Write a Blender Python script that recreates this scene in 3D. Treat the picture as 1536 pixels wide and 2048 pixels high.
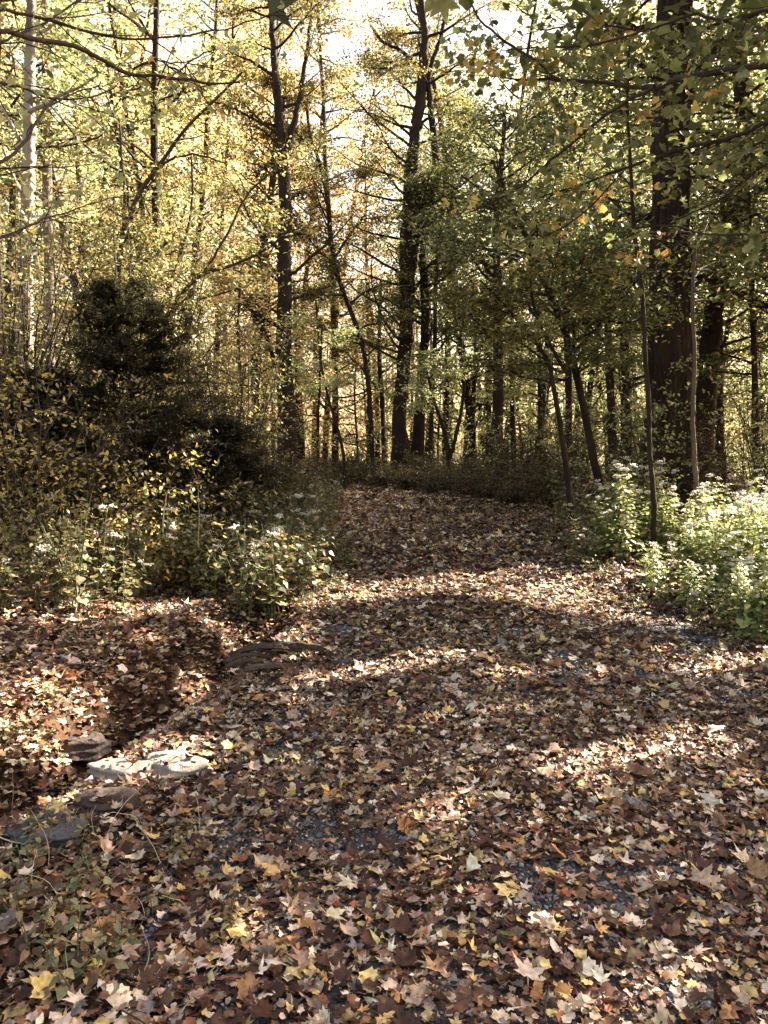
import bpy, math, random
import numpy as np
R = math.radians
rng = np.random.default_rng(11)
random.seed(5)
for o in list(bpy.data.objects): bpy.data.objects.remove(o)
scene = bpy.context.scene
COL = scene.collection

# ------------------------------------------------------------------ camera
F = 1577.0; PITCH = R(4.5); CAMZ = 1.5
cam = bpy.data.cameras.new('camera'); camo = bpy.data.objects.new('camera', cam); COL.objects.link(camo)
camo.location = (0, 0, CAMZ); camo.rotation_euler = (R(90) - PITCH, 0, 0)
cam.sensor_fit = 'VERTICAL'; cam.sensor_height = 24; cam.lens = 24 * F / 2048
cam.clip_start = .05; cam.clip_end = 1500
cam.dof.use_dof = False
scene.camera = camo

# ------------------------------------------------------------------ light
SUN_AZ = R(60)      # to the right of straight ahead
SUN_EL = R(36)
S = np.array([math.sin(SUN_AZ) * math.cos(SUN_EL), math.cos(SUN_AZ) * math.cos(SUN_EL), math.sin(SUN_EL)])
scene.view_settings.view_transform = 'Standard'; scene.view_settings.look = 'None'
scene.view_settings.exposure = 3.1; scene.view_settings.gamma = 1
w = bpy.data.worlds.new('World'); scene.world = w; w.use_nodes = True
nt = w.node_tree; nt.nodes.clear()
sky = nt.nodes.new('ShaderNodeTexSky'); sky.sky_type = 'NISHITA'; sky.sun_disc = False
sky.sun_elevation = SUN_EL; sky.sun_rotation = SUN_AZ; sky.dust_density = 3.0; sky.air_density = 1.2
mul = nt.nodes.new('ShaderNodeMix'); mul.data_type = 'RGBA'; mul.blend_type = 'MULTIPLY'
mul.inputs[0].default_value = 1; mul.inputs[7].default_value = (1.0, .775, .585, 1)
bg = nt.nodes.new('ShaderNodeBackground'); bg.inputs[1].default_value = .075
wo = nt.nodes.new('ShaderNodeOutputWorld')
nt.links.new(sky.outputs[0], mul.inputs[6]); nt.links.new(mul.outputs[2], bg.inputs[0]); nt.links.new(bg.outputs[0], wo.inputs[0])
sl = bpy.data.lights.new('sun', 'SUN'); sl.energy = 5.0; sl.angle = R(.5); sl.color = (1, .875, .72)
so = bpy.data.objects.new('sun', sl); COL.objects.link(so)
import mathutils
so.rotation_euler = mathutils.Vector(S.tolist()).to_track_quat('Z', 'Y').to_euler()
scene.cycles.max_bounces = 6; scene.cycles.diffuse_bounces = 4; scene.cycles.transmission_bounces = 5
scene.cycles.glossy_bounces = 2; scene.cycles.transparent_max_bounces = 4
scene.cycles.caustics_reflective = False; scene.cycles.caustics_refractive = False

# ------------------------------------------------------------------ noise, terrain, helpers
_T = np.random.default_rng(3).random((128, 128))
def vnoise(x, y, s=1.0, o=0):
    x = np.asarray(x, float) * s + 17.3 + o * 31.7; y = np.asarray(y, float) * s + 51.1 + o * 13.9
    xi = np.floor(x).astype(int); yi = np.floor(y).astype(int); fx = x - xi; fy = y - yi
    fx = fx * fx * (3 - 2 * fx); fy = fy * fy * (3 - 2 * fy)
    a = _T[xi % 128, yi % 128]; b = _T[(xi + 1) % 128, yi % 128]; c = _T[xi % 128, (yi + 1) % 128]; d = _T[(xi + 1) % 128, (yi + 1) % 128]
    return (a * (1 - fx) + b * fx) * (1 - fy) + (c * (1 - fx) + d * fx) * fy
def ss(a, b, x):
    t = np.clip((np.asarray(x, float) - a) / (b - a), 0, 1); return t * t * (3 - 2 * t)
def ditch_x(y): return np.interp(y, [1.5, 3.5, 4.5, 5.8, 7, 9], [-2.3, -1.75, -1.5, -1.28, -1.05, -.8])
def H(x, y):
    x = np.asarray(x, float); y = np.asarray(y, float)
    z = .45 * ss(6.3, 12, y) + .12 * ss(12, 22, y) - .10 * ss(30, 60, y)
    xc = ditch_x(y); f = ss(2.6, 3.4, y) * (1 - ss(6.4, 7.6, y))
    z = z - .46 * f * np.exp(-((x - xc) / .27) ** 2) + .09 * f * ss(.1, .6, xc - x)
    z = z + .85 * ss(1.6, 9, -x) * ss(2.5, 8, y)
    z = z - .35 * ss(3.6, 9, x) * ss(4, 9, y)
    z = z + .06 * (vnoise(x, y, .7) - .5) + .03 * (vnoise(x, y, 2.1, 2) - .5)
    return z
def pw(px, py, d):                      # point of the scene seen at (px, py) that lies d metres ahead
    u = (px - 768) / F; v = (1024 - py) / F; cp, sp = math.cos(PITCH), math.sin(PITCH)
    t = d / (cp + v * sp)
    return np.array([u * t, d, CAMZ + t * (v * cp - sp)])
def gw(px, py):                         # ground point seen at (px, py)
    lo = 1.2
    for k in range(2000):
        p = pw(px, py, lo)
        if p[2] <= H(p[0], p[1]): return p
        lo += .02
    return p
def proj(p):
    x, y, z = p[..., 0], p[..., 1], p[..., 2] - CAMZ; cp, sp = math.cos(PITCH), math.sin(PITCH)
    dep = y * cp - z * sp; v = (y * sp + z * cp)
    return 768 + F * x / np.maximum(dep, .01), 1024 - F * v / np.maximum(dep, .01), dep

# sun flecks on the ground: (px, py, radius along the rays, radius across)
LIT = []
for (px, py, a, b) in [(740, 1188, .9, .30), (900, 1172, .9, .30), (1040, 1158, .8, .28), (1110, 1172, .6, .28), (1230, 1188, .7, .38),
                       (240, 1535, .55, .30), (350, 1530, .5, .30), (30, 1232, .6, .3), (150, 1245, .4, .2), (60, 1590, .3, .12), (30, 1630, .2, .12), (1440, 1478, .42, .16),
                       (1250, 1512, .3, .12), (1000, 1585, .2, .1), (1400, 1900, .28, .07), (1080, 1990, .1, .05), (850, 1330, .7, .10), (640, 1260, .25, .2), (650, 1320, .25, .1),
                       (560, 1290, .25, .12), (350, 1310, .15, .1), (200, 1400, .3, .1), (100, 1430, .2, .08), (940, 1430, .12, .06), (1080, 1340, .3, .06), (700, 1400, .2, .05), (1180, 1800, .12, .05)]:
    g = gw(px, py); LIT.append((g[0], g[1], a, b))
LIT += [(3.2, 5.9, 1.2, .5), (3.5, 7.8, 1.7, 1.0), (4.3, 7.0, 1.2, .7), (3.0, 8.6, .9, .6), (-2.0, 6.9, .8, .28), (-1.2, 7.1, .5, .2), (-.5, 7.2, .5, .2), (-3.2, 7.6, .7, .3)]
LIT = np.array(LIT)
def litmask(x, y, grow=0.):
    m = np.zeros(np.shape(x), bool)
    dx, dy = S[0] / math.hypot(S[0], S[1]), S[1] / math.hypot(S[0], S[1])
    for (cx, cy, a, b) in LIT:
        u = (x - cx) * dx + (y - cy) * dy; v = -(x - cx) * dy + (y - cy) * dx
        m |= (u / (a + grow * min(1, a / .6))) ** 2 + (v / (b + grow * min(1, a / .6))) ** 2 < 1
    m |= vnoise(x, y, 2.6, 5) > .93
    return m
def sun_ground(P, zt=.25):
    t = (P[:, 2] - zt) / S[2]
    return P[:, 0] - S[0] * t, P[:, 1] - S[1] * t
def carve(P):                           # True = leaf may stay (gaps are cut in the canopy to place the sun flecks)
    gx, gy = sun_ground(P)
    near = (gy < 14) & (gy > 0) & (np.abs(gx) < 9) & (P[:, 2] > 1.6)
    return ~(near & np.where(P[:, 2] > 4, litmask(gx, gy, .10), litmask(gx, gy)))

class MB:
    def __init__(s): s.V = []; s.L = []; s.Z = []; s.C = []; s.n = 0
    def add(s, V, loops, sizes, col=None):
        V = np.asarray(V, np.float32).reshape(-1, 3); loops = np.asarray(loops, np.int64).ravel()
        s.V.append(V); s.L.append(loops + s.n); s.Z.append(np.asarray(sizes, np.int32).ravel()); s.n += len(V)
        c = np.ones((len(V), 4), np.float32)
        if col is not None: c[:, :3] = col
        s.C.append(c)
    def mesh(s, name, mat, smooth=True):
        m = bpy.data.meshes.new(name)
        if s.n == 0: return m
        V = np.concatenate(s.V); L = np.concatenate(s.L).astype(np.int32); Z = np.concatenate(s.Z); C = np.concatenate(s.C)
        m.vertices.add(len(V)); m.vertices.foreach_set('co', V.ravel())
        m.loops.add(len(L)); m.loops.foreach_set('vertex_index', L)
        st = np.zeros(len(Z), np.int32); st[1:] = np.cumsum(Z)[:-1]
        m.polygons.add(len(Z)); m.polygons.foreach_set('loop_start', st)
        m.polygons.foreach_set('use_smooth', np.full(len(Z), smooth))
        m.update(calc_edges=True)
        a = m.color_attributes.new('Col', 'BYTE_COLOR', 'POINT'); a.data.foreach_set('color', np.clip(C, 0, 1).ravel())
        m.materials.append(mat)
        return m
def obj(name, mesh, parent=None, loc=None):
    o = bpy.data.objects.new(name, mesh); COL.objects.link(o)
    if parent is not None: o.parent = parent
    if loc is not None: o.location = loc
    return o
def tag(o, label=None, cat=None, group=None, kind=None):
    if label: o['label'] = label
    if cat: o['category'] = cat
    if group: o['group'] = group
    if kind: o['kind'] = kind
    return o
def copy_tree(o, parent=None):
    c = o.copy(); COL.objects.link(c)
    if parent is not None: c.parent = parent
    for ch in list(o.children): copy_tree(ch, c)
    return c

# ------------------------------------------------------------------ materials
def newmat(name):
    m = bpy.data.materials.new(name); m.use_nodes = True; n = m.node_tree; n.nodes.clear()
    return m, n, n.nodes.new('ShaderNodeOutputMaterial')
def leafmat(name, trans, rough=.42, spec=.5, mott=30., lo=.72, hi=1.2, tint=(1.12, 1.08, .85)):
    m, n, out = newmat(name)
    at = n.nodes.new('ShaderNodeAttribute'); at.attribute_name = 'Col'
    tc = n.nodes.new('ShaderNodeTexCoord'); nz = n.nodes.new('ShaderNodeTexNoise'); nz.inputs['Scale'].default_value = mott; nz.inputs['Detail'].default_value = 3
    n.links.new(tc.outputs['Object'], nz.inputs['Vector'])
    mr = n.nodes.new('ShaderNodeMapRange'); mr.inputs[1].default_value = .3; mr.inputs[2].default_value = .7; mr.inputs[3].default_value = lo; mr.inputs[4].default_value = hi
    n.links.new(nz.outputs[0], mr.inputs[0])
    mx = n.nodes.new('ShaderNodeVectorMath'); mx.operation = 'SCALE'
    n.links.new(at.outputs['Color'], mx.inputs[0]); n.links.new(mr.outputs[0], mx.inputs['Scale'])
    p = n.nodes.new('ShaderNodeBsdfPrincipled'); p.inputs['Roughness'].default_value = rough
    p.inputs['Specular IOR Level'].default_value = spec
    n.links.new(mx.outputs[0], p.inputs['Base Color'])
    t = n.nodes.new('ShaderNodeBsdfTranslucent')
    tm = n.nodes.new('ShaderNodeVectorMath'); tm.operation = 'MULTIPLY'; tm.inputs[1].default_value = tint
    n.links.new(mx.outputs[0], tm.inputs[0]); n.links.new(tm.outputs[0], t.inputs['Color'])
    mi = n.nodes.new('ShaderNodeMixShader'); mi.inputs[0].default_value = trans
    n.links.new(p.outputs[0], mi.inputs[1]); n.links.new(t.outputs[0], mi.inputs[2]); n.links.new(mi.outputs[0], out.inputs[0])
    return m
def barkmat(name, c1, c2, scale=9, bump=.6, stretch=.22, crack=5):
    m, n, out = newmat(name)
    tc = n.nodes.new('ShaderNodeTexCoord'); mp = n.nodes.new('ShaderNodeMapping'); mp.inputs['Scale'].default_value = (1, 1, stretch)
    n.links.new(tc.outputs['Object'], mp.inputs['Vector'])
    nz = n.nodes.new('ShaderNodeTexNoise'); nz.inputs['Scale'].default_value = scale * 2.2; nz.inputs['Detail'].default_value = 6; nz.inputs['Roughness'].default_value = .65
    vo = n.nodes.new('ShaderNodeTexVoronoi'); vo.feature = 'DISTANCE_TO_EDGE'; vo.inputs['Scale'].default_value = scale * 2
    n.links.new(mp.outputs[0], nz.inputs['Vector']); n.links.new(mp.outputs[0], vo.inputs['Vector'])
    big = n.nodes.new('ShaderNodeTexNoise'); big.inputs['Scale'].default_value = 1.7; n.links.new(tc.outputs['Object'], big.inputs['Vector'])
    cr = n.nodes.new('ShaderNodeValToRGB'); cr.color_ramp.elements[0].position = .32; cr.color_ramp.elements[0].color = (*c1, 1)
    cr.color_ramp.elements[1].position = .68; cr.color_ramp.elements[1].color = (*c2, 1)
    ad = n.nodes.new('ShaderNodeMath'); ad.operation = 'MULTIPLY_ADD'; ad.inputs[1].default_value = .6; 
    n.links.new(big.outputs[0], ad.inputs[0]); 
    sc = n.nodes.new('ShaderNodeMath'); sc.operation = 'MULTIPLY'; sc.inputs[1].default_value = .4; n.links.new(nz.outputs[0], sc.inputs[0]); n.links.new(sc.outputs[0], ad.inputs[2])
    n.links.new(ad.outputs[0], cr.inputs[0])
    p = n.nodes.new('ShaderNodeBsdfPrincipled'); p.inputs['Roughness'].default_value = .9; p.inputs['Specular IOR Level'].default_value = .2
    n.links.new(cr.outputs[0], p.inputs['Base Color'])
    mn = n.nodes.new('ShaderNodeMath'); mn.operation = 'MINIMUM'; mn.inputs[1].default_value = .12; n.links.new(vo.outputs['Distance'], mn.inputs[0])
    s2 = n.nodes.new('ShaderNodeMath'); s2.operation = 'MULTIPLY_ADD'; s2.inputs[1].default_value = crack; n.links.new(mn.outputs[0], s2.inputs[0]); n.links.new(nz.outputs[0], s2.inputs[2])
    b = n.nodes.new('ShaderNodeBump'); b.inputs['Strength'].default_value = bump; b.inputs['Distance'].default_value = .03
    n.links.new(s2.outputs[0], b.inputs['Height']); n.links.new(b.outputs[0], p.inputs['Normal'])
    n.links.new(p.outputs[0], out.inputs[0])
    return m
M_leaf = leafmat('tree_leaf', .45, mott=6, lo=.6, hi=1.3)
M_far = leafmat('far_leaf', .5, mott=1.3, lo=.55, hi=1.35)
M_plant = leafmat('plant_leaf', .4, mott=60)
M_litter = leafmat('dry_leaf', .10, rough=.62, spec=.3, mott=55, lo=.55, hi=1.25, tint=(1.1, .95, .7))
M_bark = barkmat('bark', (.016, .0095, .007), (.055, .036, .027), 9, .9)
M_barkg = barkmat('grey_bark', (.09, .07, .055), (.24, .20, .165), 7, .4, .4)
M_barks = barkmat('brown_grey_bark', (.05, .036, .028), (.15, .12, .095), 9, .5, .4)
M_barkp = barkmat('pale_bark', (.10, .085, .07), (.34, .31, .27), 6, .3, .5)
M_twig = barkmat('twig_bark', (.03, .02, .014), (.075, .052, .04), 20, .3, .4)
M_rock = barkmat('pale_limestone', (.13, .115, .10), (.36, .325, .275), 6, .7, 1.6, 0)
M_rockd = barkmat('dark_rock', (.028, .020, .018), (.10, .075, .068), 10, 1, 1, 0)
M_rockb = barkmat('blue_grey_rock', (.055, .055, .062), (.15, .15, .165), 9, .9, 1, 0)
M_wood = barkmat('rotten_wood', (.022, .015, .012), (.10, .072, .055), 9, .8, 1.2, 0)
M_stone = leafmat('gravel_stone', 0.0, rough=.8, spec=.3, mott=80)
def soilmat():
    m, n, out = newmat('forest_soil')
    tc = n.nodes.new('ShaderNodeTexCoord')
    vo = n.nodes.new('ShaderNodeTexVoronoi'); vo.inputs['Scale'].default_value = 26; n.links.new(tc.outputs['Object'], vo.inputs['Vector'])
    nz = n.nodes.new('ShaderNodeTexNoise'); nz.inputs['Scale'].default_value = 25; nz.inputs['Detail'].default_value = 6; n.links.new(tc.outputs['Object'], nz.inputs['Vector'])
    sp = n.nodes.new('ShaderNodeSeparateColor'); n.links.new(vo.outputs['Color'], sp.inputs[0])
    cr = n.nodes.new('ShaderNodeValToRGB'); e = cr.color_ramp.elements
    e[0].position = 0; e[0].color = (.025, .014, .009, 1); e[1].position = 1; e[1].color = (.085, .055, .038, 1)
    a = e.new(.35); a.color = (.05, .027, .016, 1); a = e.new(.7); a.color = (.11, .062, .034, 1)
    n.links.new(sp.outputs[0], cr.inputs[0])
    mx = n.nodes.new('ShaderNodeMix'); mx.data_type = 'RGBA'; mx.blend_type = 'MULTIPLY'; mx.inputs[0].default_value = .7
    n.links.new(cr.outputs[0], mx.inputs[6]); n.links.new(nz.outputs[0], mx.inputs[7])
    p = n.nodes.new('ShaderNodeBsdfPrincipled'); p.inputs['Roughness'].default_value = .95; p.inputs['Specular IOR Level'].default_value = .1
    n.links.new(mx.outputs[2], p.inputs['Base Color'])
    b = n.nodes.new('ShaderNodeBump'); b.inputs['Strength'].default_value = .9; b.inputs['Distance'].default_value = .05
    n.links.new(sp.outputs[1], b.inputs['Height']); n.links.new(b.outputs[0], p.inputs['Normal']); n.links.new(p.outputs[0], out.inputs[0])
    return m
def gravelmat():
    m, n, out = newmat('crushed_gravel')
    tc = n.nodes.new('ShaderNodeTexCoord')
    vo = n.nodes.new('ShaderNodeTexVoronoi'); vo.inputs['Scale'].default_value = 60; n.links.new(tc.outputs['Object'], vo.inputs['Vector'])
    sp = n.nodes.new('ShaderNodeSeparateColor'); n.links.new(vo.outputs['Color'], sp.inputs[0])
    nz = n.nodes.new('ShaderNodeTexNoise'); nz.inputs['Scale'].default_value = 3; n.links.new(tc.outputs['Object'], nz.inputs['Vector'])
    cr = n.nodes.new('ShaderNodeValToRGB'); e = cr.color_ramp.elements
    e[0].color = (.022, .015, .012, 1); e[1].color = (.16, .15, .155, 1)
    mt = n.nodes.new('ShaderNodeMath'); mt.operation = 'MULTIPLY'; n.links.new(sp.outputs[0], mt.inputs[0]); n.links.new(nz.outputs[0], mt.inputs[1]); n.links.new(mt.outputs[0], cr.inputs[0])
    p = n.nodes.new('ShaderNodeBsdfPrincipled'); p.inputs['Roughness'].default_value = .9; n.links.new(cr.outputs[0], p.inputs['Base Color'])
    b = n.nodes.new('ShaderNodeBump'); b.inputs['Strength'].default_value = .8; b.inputs['Distance'].default_value = .02
    n.links.new(vo.outputs['Distance'], b.inputs['Height']); b.invert = True; n.links.new(b.outputs[0], p.inputs['Normal']); n.links.new(p.outputs[0], out.inputs[0])
    return m
M_soil = soilmat(); M_gravel = gravelmat()

# ------------------------------------------------------------------ ground and path
def sheet(xs, ys, zoff=0):
    X, Y = np.meshgrid(xs, ys); V = np.stack([X, Y, H(X, Y) + zoff], -1).reshape(-1, 3)
    nx, ny = len(xs), len(ys); i = np.arange(nx * ny).reshape(ny, nx)
    q = np.stack([i[:-1, :-1], i[:-1, 1:], i[1:, 1:], i[1:, :-1]], -1).reshape(-1, 4)
    return V, q
xs = np.concatenate([[-600, -200, -80, -40, -25], np.arange(-16, -5, .5), np.arange(-5, 5, .08), np.arange(5, 16.1, .5), [25, 40, 80, 200, 600]])
ys = np.concatenate([[-300, -60, -20, -8, -3], np.arange(-1, 9, .08), np.arange(9, 34, .4), [38, 45, 60, 90, 160, 320, 900]])
b = MB(); V, q = sheet(xs, ys); b.add(V, q, np.full(len(q), 4), (1, 1, 1))
tag(obj('ground', b.mesh('ground', M_soil)), 'forest floor of dark soil under the leaves', None, None, 'structure')
def path_c(y): return np.interp(y, [0, 2, 5, 8.5, 12, 14, 16, 18, 20, 22], [.9, 1.0, 1.15, 1.1, .95, .75, .3, -.5, -1.8, -4])
def path_hw(y): return np.interp(y, [0, 5, 8, 12, 18, 22], [2.0, 1.8, 1.5, 1.5, 1.5, 1.6])
def on_path(x, y): return np.abs(x - path_c(y)) / path_hw(y)
b = MB(); ys = np.arange(-2, 21.5, .12); us = np.linspace(-1, 1, 41)
X = path_c(ys)[:, None] + us[None] * path_hw(ys)[:, None] * .97; Y = np.repeat(ys[:, None], 41, 1)
# the leafy road surface hugs the ground a few millimetres above it
Vp = np.stack([X, Y, H(X, Y) + .006 - .03 * (np.abs(us[None]) > .96)], -1).reshape(-1, 3)
i = np.arange(len(ys) * 41).reshape(len(ys), 41); q = np.stack([i[:-1, :-1], i[:-1, 1:], i[1:, 1:], i[1:, :-1]], -1).reshape(-1, 4)
b.add(Vp, q, np.full(len(q), 4))
tag(obj('path', b.mesh('path', M_gravel)), 'gravel woodland path curving away to the left', None, None, 'structure')

# ------------------------------------------------------------------ leaves
def fan_leaf(outline, mid=0, fold=0, curl=None, petiole=0):
    """outline: list of (x, y) star-shaped round the origin"""
    O = np.array(outline, float); n = len(O); V = [np.array([[0, 0, 0]])]; L = []; Z = []
    rings = [.5, 1.0] if mid else [1.0]
    for r in rings: V.append(np.c_[O * r, np.zeros(n)])
    for k in range(n):
        L += [0, 1 + k, 1 + (k + 1) % n]; Z.append(3)
    if mid:
        for k in range(n):
            L += [1 + k, 1 + n + k, 1 + n + (k + 1) % n, 1 + (k + 1) % n]; Z.append(4)
    V = np.concatenate(V)
    if petiole:
        m = len(V); V = np.r_[V, [[-.02, -.1, 0], [.02, -.1, 0], [.012, -.1 - petiole, .04], [-.012, -.1 - petiole, .04]]]; L += [m, m + 1, m + 2, m + 3]; Z.append(4)
    V[:, 2] += fold * np.abs(V[:, 0])
    if curl is not None: V[:, 2] += curl(V[:, 0], V[:, 1])
    return V, np.array(L), np.array(Z)
def polar(half):
    pts = [(math.sin(R(a)) * r, math.cos(R(a)) * r) for a, r in half]
    return pts + [(-x, y) for x, y in reversed(pts[1:-1])]
MAPLE = polar([(0, 1.), (9, .66), (14, .68), (26, .40), (40, .60), (46, .62), (54, .92), (62, .62), (71, .56), (84, .36), (100, .44), (108, .6), (122, .36), (150, .27), (180, .10)])
MAPLEF = polar([(0, .95), (9, .72), (15, .76), (27, .56), (40, .68), (47, .66), (55, .86), (63, .70), (72, .66), (86, .54), (99, .60), (110, .62), (124, .48), (150, .42), (180, .22)])
BLOB = polar([(0, .8), (14, .62), (25, .70), (38, .55), (52, .72), (70, .58), (86, .66), (104, .48), (125, .55), (148, .36), (180, .3)])
MAPLE2 = polar([(0, 1.), (13, .62), (27, .40), (44, .60), (54, .9), (66, .58), (84, .36), (108, .58), (130, .32), (180, .12)])
MAPLE3 = polar([(0, 1.), (26, .42), (52, .85), (84, .38), (110, .5), (180, .12)])
OVAL = [(0, -.5), (.17, -.32), (.25, 0), (.18, .28), (0, .55), (-.18, .28), (-.25, 0), (-.17, -.32)]
HEART = [(0, -.38), (.16, -.46), (.34, -.30), (.33, -.05), (.2, .25), (0, .6), (-.2, .25), (-.33, -.05), (-.34, -.30), (-.16, -.46)]
LANCE = [(0, -.5), (.1, -.25), (.12, .05), (.07, .3), (0, .55), (-.07, .3), (-.12, .05), (-.1, -.25)]
OAK = polar([(0, 1.), (10, .85), (13, .62), (30, .62), (26, .38), (55, .48), (60, .26), (95, .38), (120, .22), (180, .35)])
def mk_curls(seed, outline, mid, n, amp, pet=.5):
    r = np.random.default_rng(seed); out = []
    for k in range(n):
        a, c, d, ph, e = r.uniform(-.5, .7) * amp, r.uniform(-.6, .8) * amp, r.uniform(-.2, .35) * amp, r.uniform(0, 6.3), r.uniform(-.25, .25) * amp
        out.append(fan_leaf(outline, mid, r.uniform(-.1, .25) * amp, lambda x, y: a * y * y + c * x * x + d * np.sin(3 * np.arctan2(x, y) + ph) * (x * x + y * y) + e * np.sin(5 * x + ph) * np.cos(4 * y), pet))
    return out
def quadleaf(wd=.45, fold=.12):
    V = np.array([[0, -.5, 0], [wd / 2, .0, fold * .5], [0, .5, -.06], [-wd / 2, .0, fold * .5]]); return V, np.array([0, 1, 2, 3]), np.array([4])
def hexleaf(wd=.55, fold=.15):
    V = np.array([[0, -.5, 0], [wd / 2, -.15, fold], [wd * .36, .25, fold * .8], [0, .55, -.08], [-wd * .36, .25, fold * .8], [-wd / 2, -.15, fold]])
    return V, np.array([0, 1, 2, 3, 0, 3, 4, 5]), np.array([4, 4])
def starleaf():
    return fan_leaf(MAPLE3, 0, .12, lambda x, y: -.12 * y * y)
def rotm(yaw, tilt, spin):
    n = len(yaw); ca, sa = np.cos(yaw), np.sin(yaw); ct, st = np.cos(tilt), np.sin(tilt); cb, sb = np.cos(spin), np.sin(spin)
    Rm = np.empty((n, 3, 3), np.float32)
    # Rz(yaw) Rx(tilt) Rz(spin)
    Rm[:, 0, 0] = ca * cb - sa * ct * sb; Rm[:, 0, 1] = -ca * sb - sa * ct * cb; Rm[:, 0, 2] = sa * st
    Rm[:, 1, 0] = sa * cb + ca * ct * sb; Rm[:, 1, 1] = -sa * sb + ca * ct * cb; Rm[:, 1, 2] = -ca * st
    Rm[:, 2, 0] = st * sb; Rm[:, 2, 1] = st * cb; Rm[:, 2, 2] = ct
    return Rm
def add_leaves(mb, P, yaw, tilt, spin, size, col, tpls, g=rng):
    if len(P) == 0: return
    ti = g.integers(0, len(tpls), len(P)); Rm = rotm(yaw, tilt, spin); size = np.broadcast_to(size, len(P))
    for k, (TV, TL, TZ) in enumerate(tpls):
        m = np.nonzero(ti == k)[0]
        if not len(m): continue
        V = np.einsum('nij,vj->nvi', Rm[m], TV.astype(np.float32)) * size[m][:, None, None] + P[m][:, None, :]
        nv = len(TV); L = TL[None] + (np.arange(len(m)) * nv)[:, None]
        mb.add(V.reshape(-1, 3), L, np.tile(TZ, len(m)), np.repeat(col[m], nv, 0))
def pick(pal, n, g=rng, jit=.22):
    c = np.array([p[0] for p in pal]); wt = np.array([p[1] for p in pal], float); wt /= wt.sum()
    C = c[g.choice(len(c), n, p=wt)] * (1 + jit * g.standard_normal((n, 1))) * (1 + .03 * g.standard_normal((n, 3)))
    return np.clip(C, .005, .85)
P_GREEN = [((.085, .105, .050), 5), ((.155, .18, .085), 4), ((.30, .32, .16), 3), ((.46, .36, .14), .8)]
P_OLIVE = [((.09, .085, .035), 4), ((.17, .155, .06), 4), ((.36, .31, .12), 3), ((.22, .18, .08), 2)]
P_YG = [((.42, .44, .23), 5), ((.29, .34, .16), 6), ((.58, .55, .34), 4), ((.15, .18, .085), 4)]
P_GOLD = [((.66, .51, .29), 5), ((.64, .43, .24), 3), ((.50, .47, .26), 3), ((.72, .61, .40), 2)]
P_ORANGE = [((.62, .38, .21), 4), ((.56, .31, .17), 2), ((.66, .50, .28), 4)]
P_LITTER = [((.30, .21, .155), 10), ((.46, .35, .26), 11), ((.68, .57, .45), 11), ((.16, .080, .048), 17), ((.062, .027, .017), 30), ((.26, .15, .08), 8), ((.52, .39, .17), 5), ((.64, .48, .19), 3), ((.48, .25, .10), 3), ((.32, .12, .06), 2), ((.17, .16, .16), 2)]

# ------------------------------------------------------------------ tubes
def tube(mb, pts, rad, k=8, rough=0., g=rng, col=(1, 1, 1), cap=True, ridge=0):
    pts = np.asarray(pts, float); n = len(pts); rad = np.broadcast_to(rad, n)
    T = np.gradient(pts, axis=0); T /= np.linalg.norm(T, axis=1, keepdims=True) + 1e-9
    u = np.cross(T[0], [0.3, .9, .1]); u /= np.linalg.norm(u); U = [u]
    for i in range(1, n):
        u = U[-1] - T[i] * np.dot(U[-1], T[i]); u /= np.linalg.norm(u) + 1e-9; U.append(u)
    U = np.array(U); W = np.cross(T, U)
    a = np.linspace(0, 2 * np.pi, k, endpoint=False)
    rr = rad[:, None] * (1 + rough * g.standard_normal((n, k)) * .5 + (rough * g.standard_normal(k))[None])
    if ridge: rr = rr * (1 + ridge * (vnoise(np.minimum(np.arange(k), k - np.arange(k))[None] * (.55 if k > 40 else .9) + 0 * rr, np.arange(n)[:, None] * (.22 if k > 40 else .5) + 0 * rr, 1.0) - .5))
    V = pts[:, None] + rr[..., None] * (np.cos(a)[None, :, None] * U[:, None] + np.sin(a)[None, :, None] * W[:, None])
    i = np.arange(n * k).reshape(n, k); j = np.roll(i, -1, 1)
    q = np.stack([i[:-1], j[:-1], j[1:], i[1:]], -1).reshape(-1, 4)
    mb.add(V.reshape(-1, 3), q, np.full(len(q), 4), col)
    if cap: mb.add(V[-1], np.arange(k), [k], col)
def resample(pts, rad, step):
    pts = np.asarray(pts, float); rad = np.asarray(rad, float)
    s = np.r_[0, np.cumsum(np.linalg.norm(np.diff(pts, axis=0), axis=1))]; n = max(2, int(s[-1] / step) + 1); t = np.linspace(0, s[-1], n)
    # smooth interpolation (Catmull-like through cubic hermite on each coordinate)
    def herm(y):
        m = np.gradient(y, s); k = np.clip(np.searchsorted(s, t, side='right') - 1, 0, len(s) - 2); h = s[k + 1] - s[k]; x = (t - s[k]) / h
        return (2 * x**3 - 3 * x**2 + 1) * y[k] + (x**3 - 2 * x**2 + x) * h * m[k] + (-2 * x**3 + 3 * x**2) * y[k + 1] + (x**3 - x**2) * h * m[k + 1]
    if len(pts) < 3: return np.stack([np.interp(t, s, pts[:, i]) for i in range(3)], 1), np.interp(t, s, rad)
    return np.stack([herm(pts[:, i]) for i in range(3)], 1), np.interp(t, s, rad)
def grow(g, p0, d0, length, r0, n=7, wig=.16, up=.05):
    d = np.array(d0, float); d /= np.linalg.norm(d); P = [np.array(p0, float)]; st = length / n
    for i in range(n):
        d = d + wig * g.standard_normal(3) + np.array([0, 0, up]); d /= np.linalg.norm(d); P.append(P[-1] + d * st)
    return np.array(P), np.linspace(r0, r0 * .18, n + 1)
def at(P, t):
    s = t * (len(P) - 1); i = int(min(s, len(P) - 2)); f = s - i; return P[i] * (1 - f) + P[i + 1] * f
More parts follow.
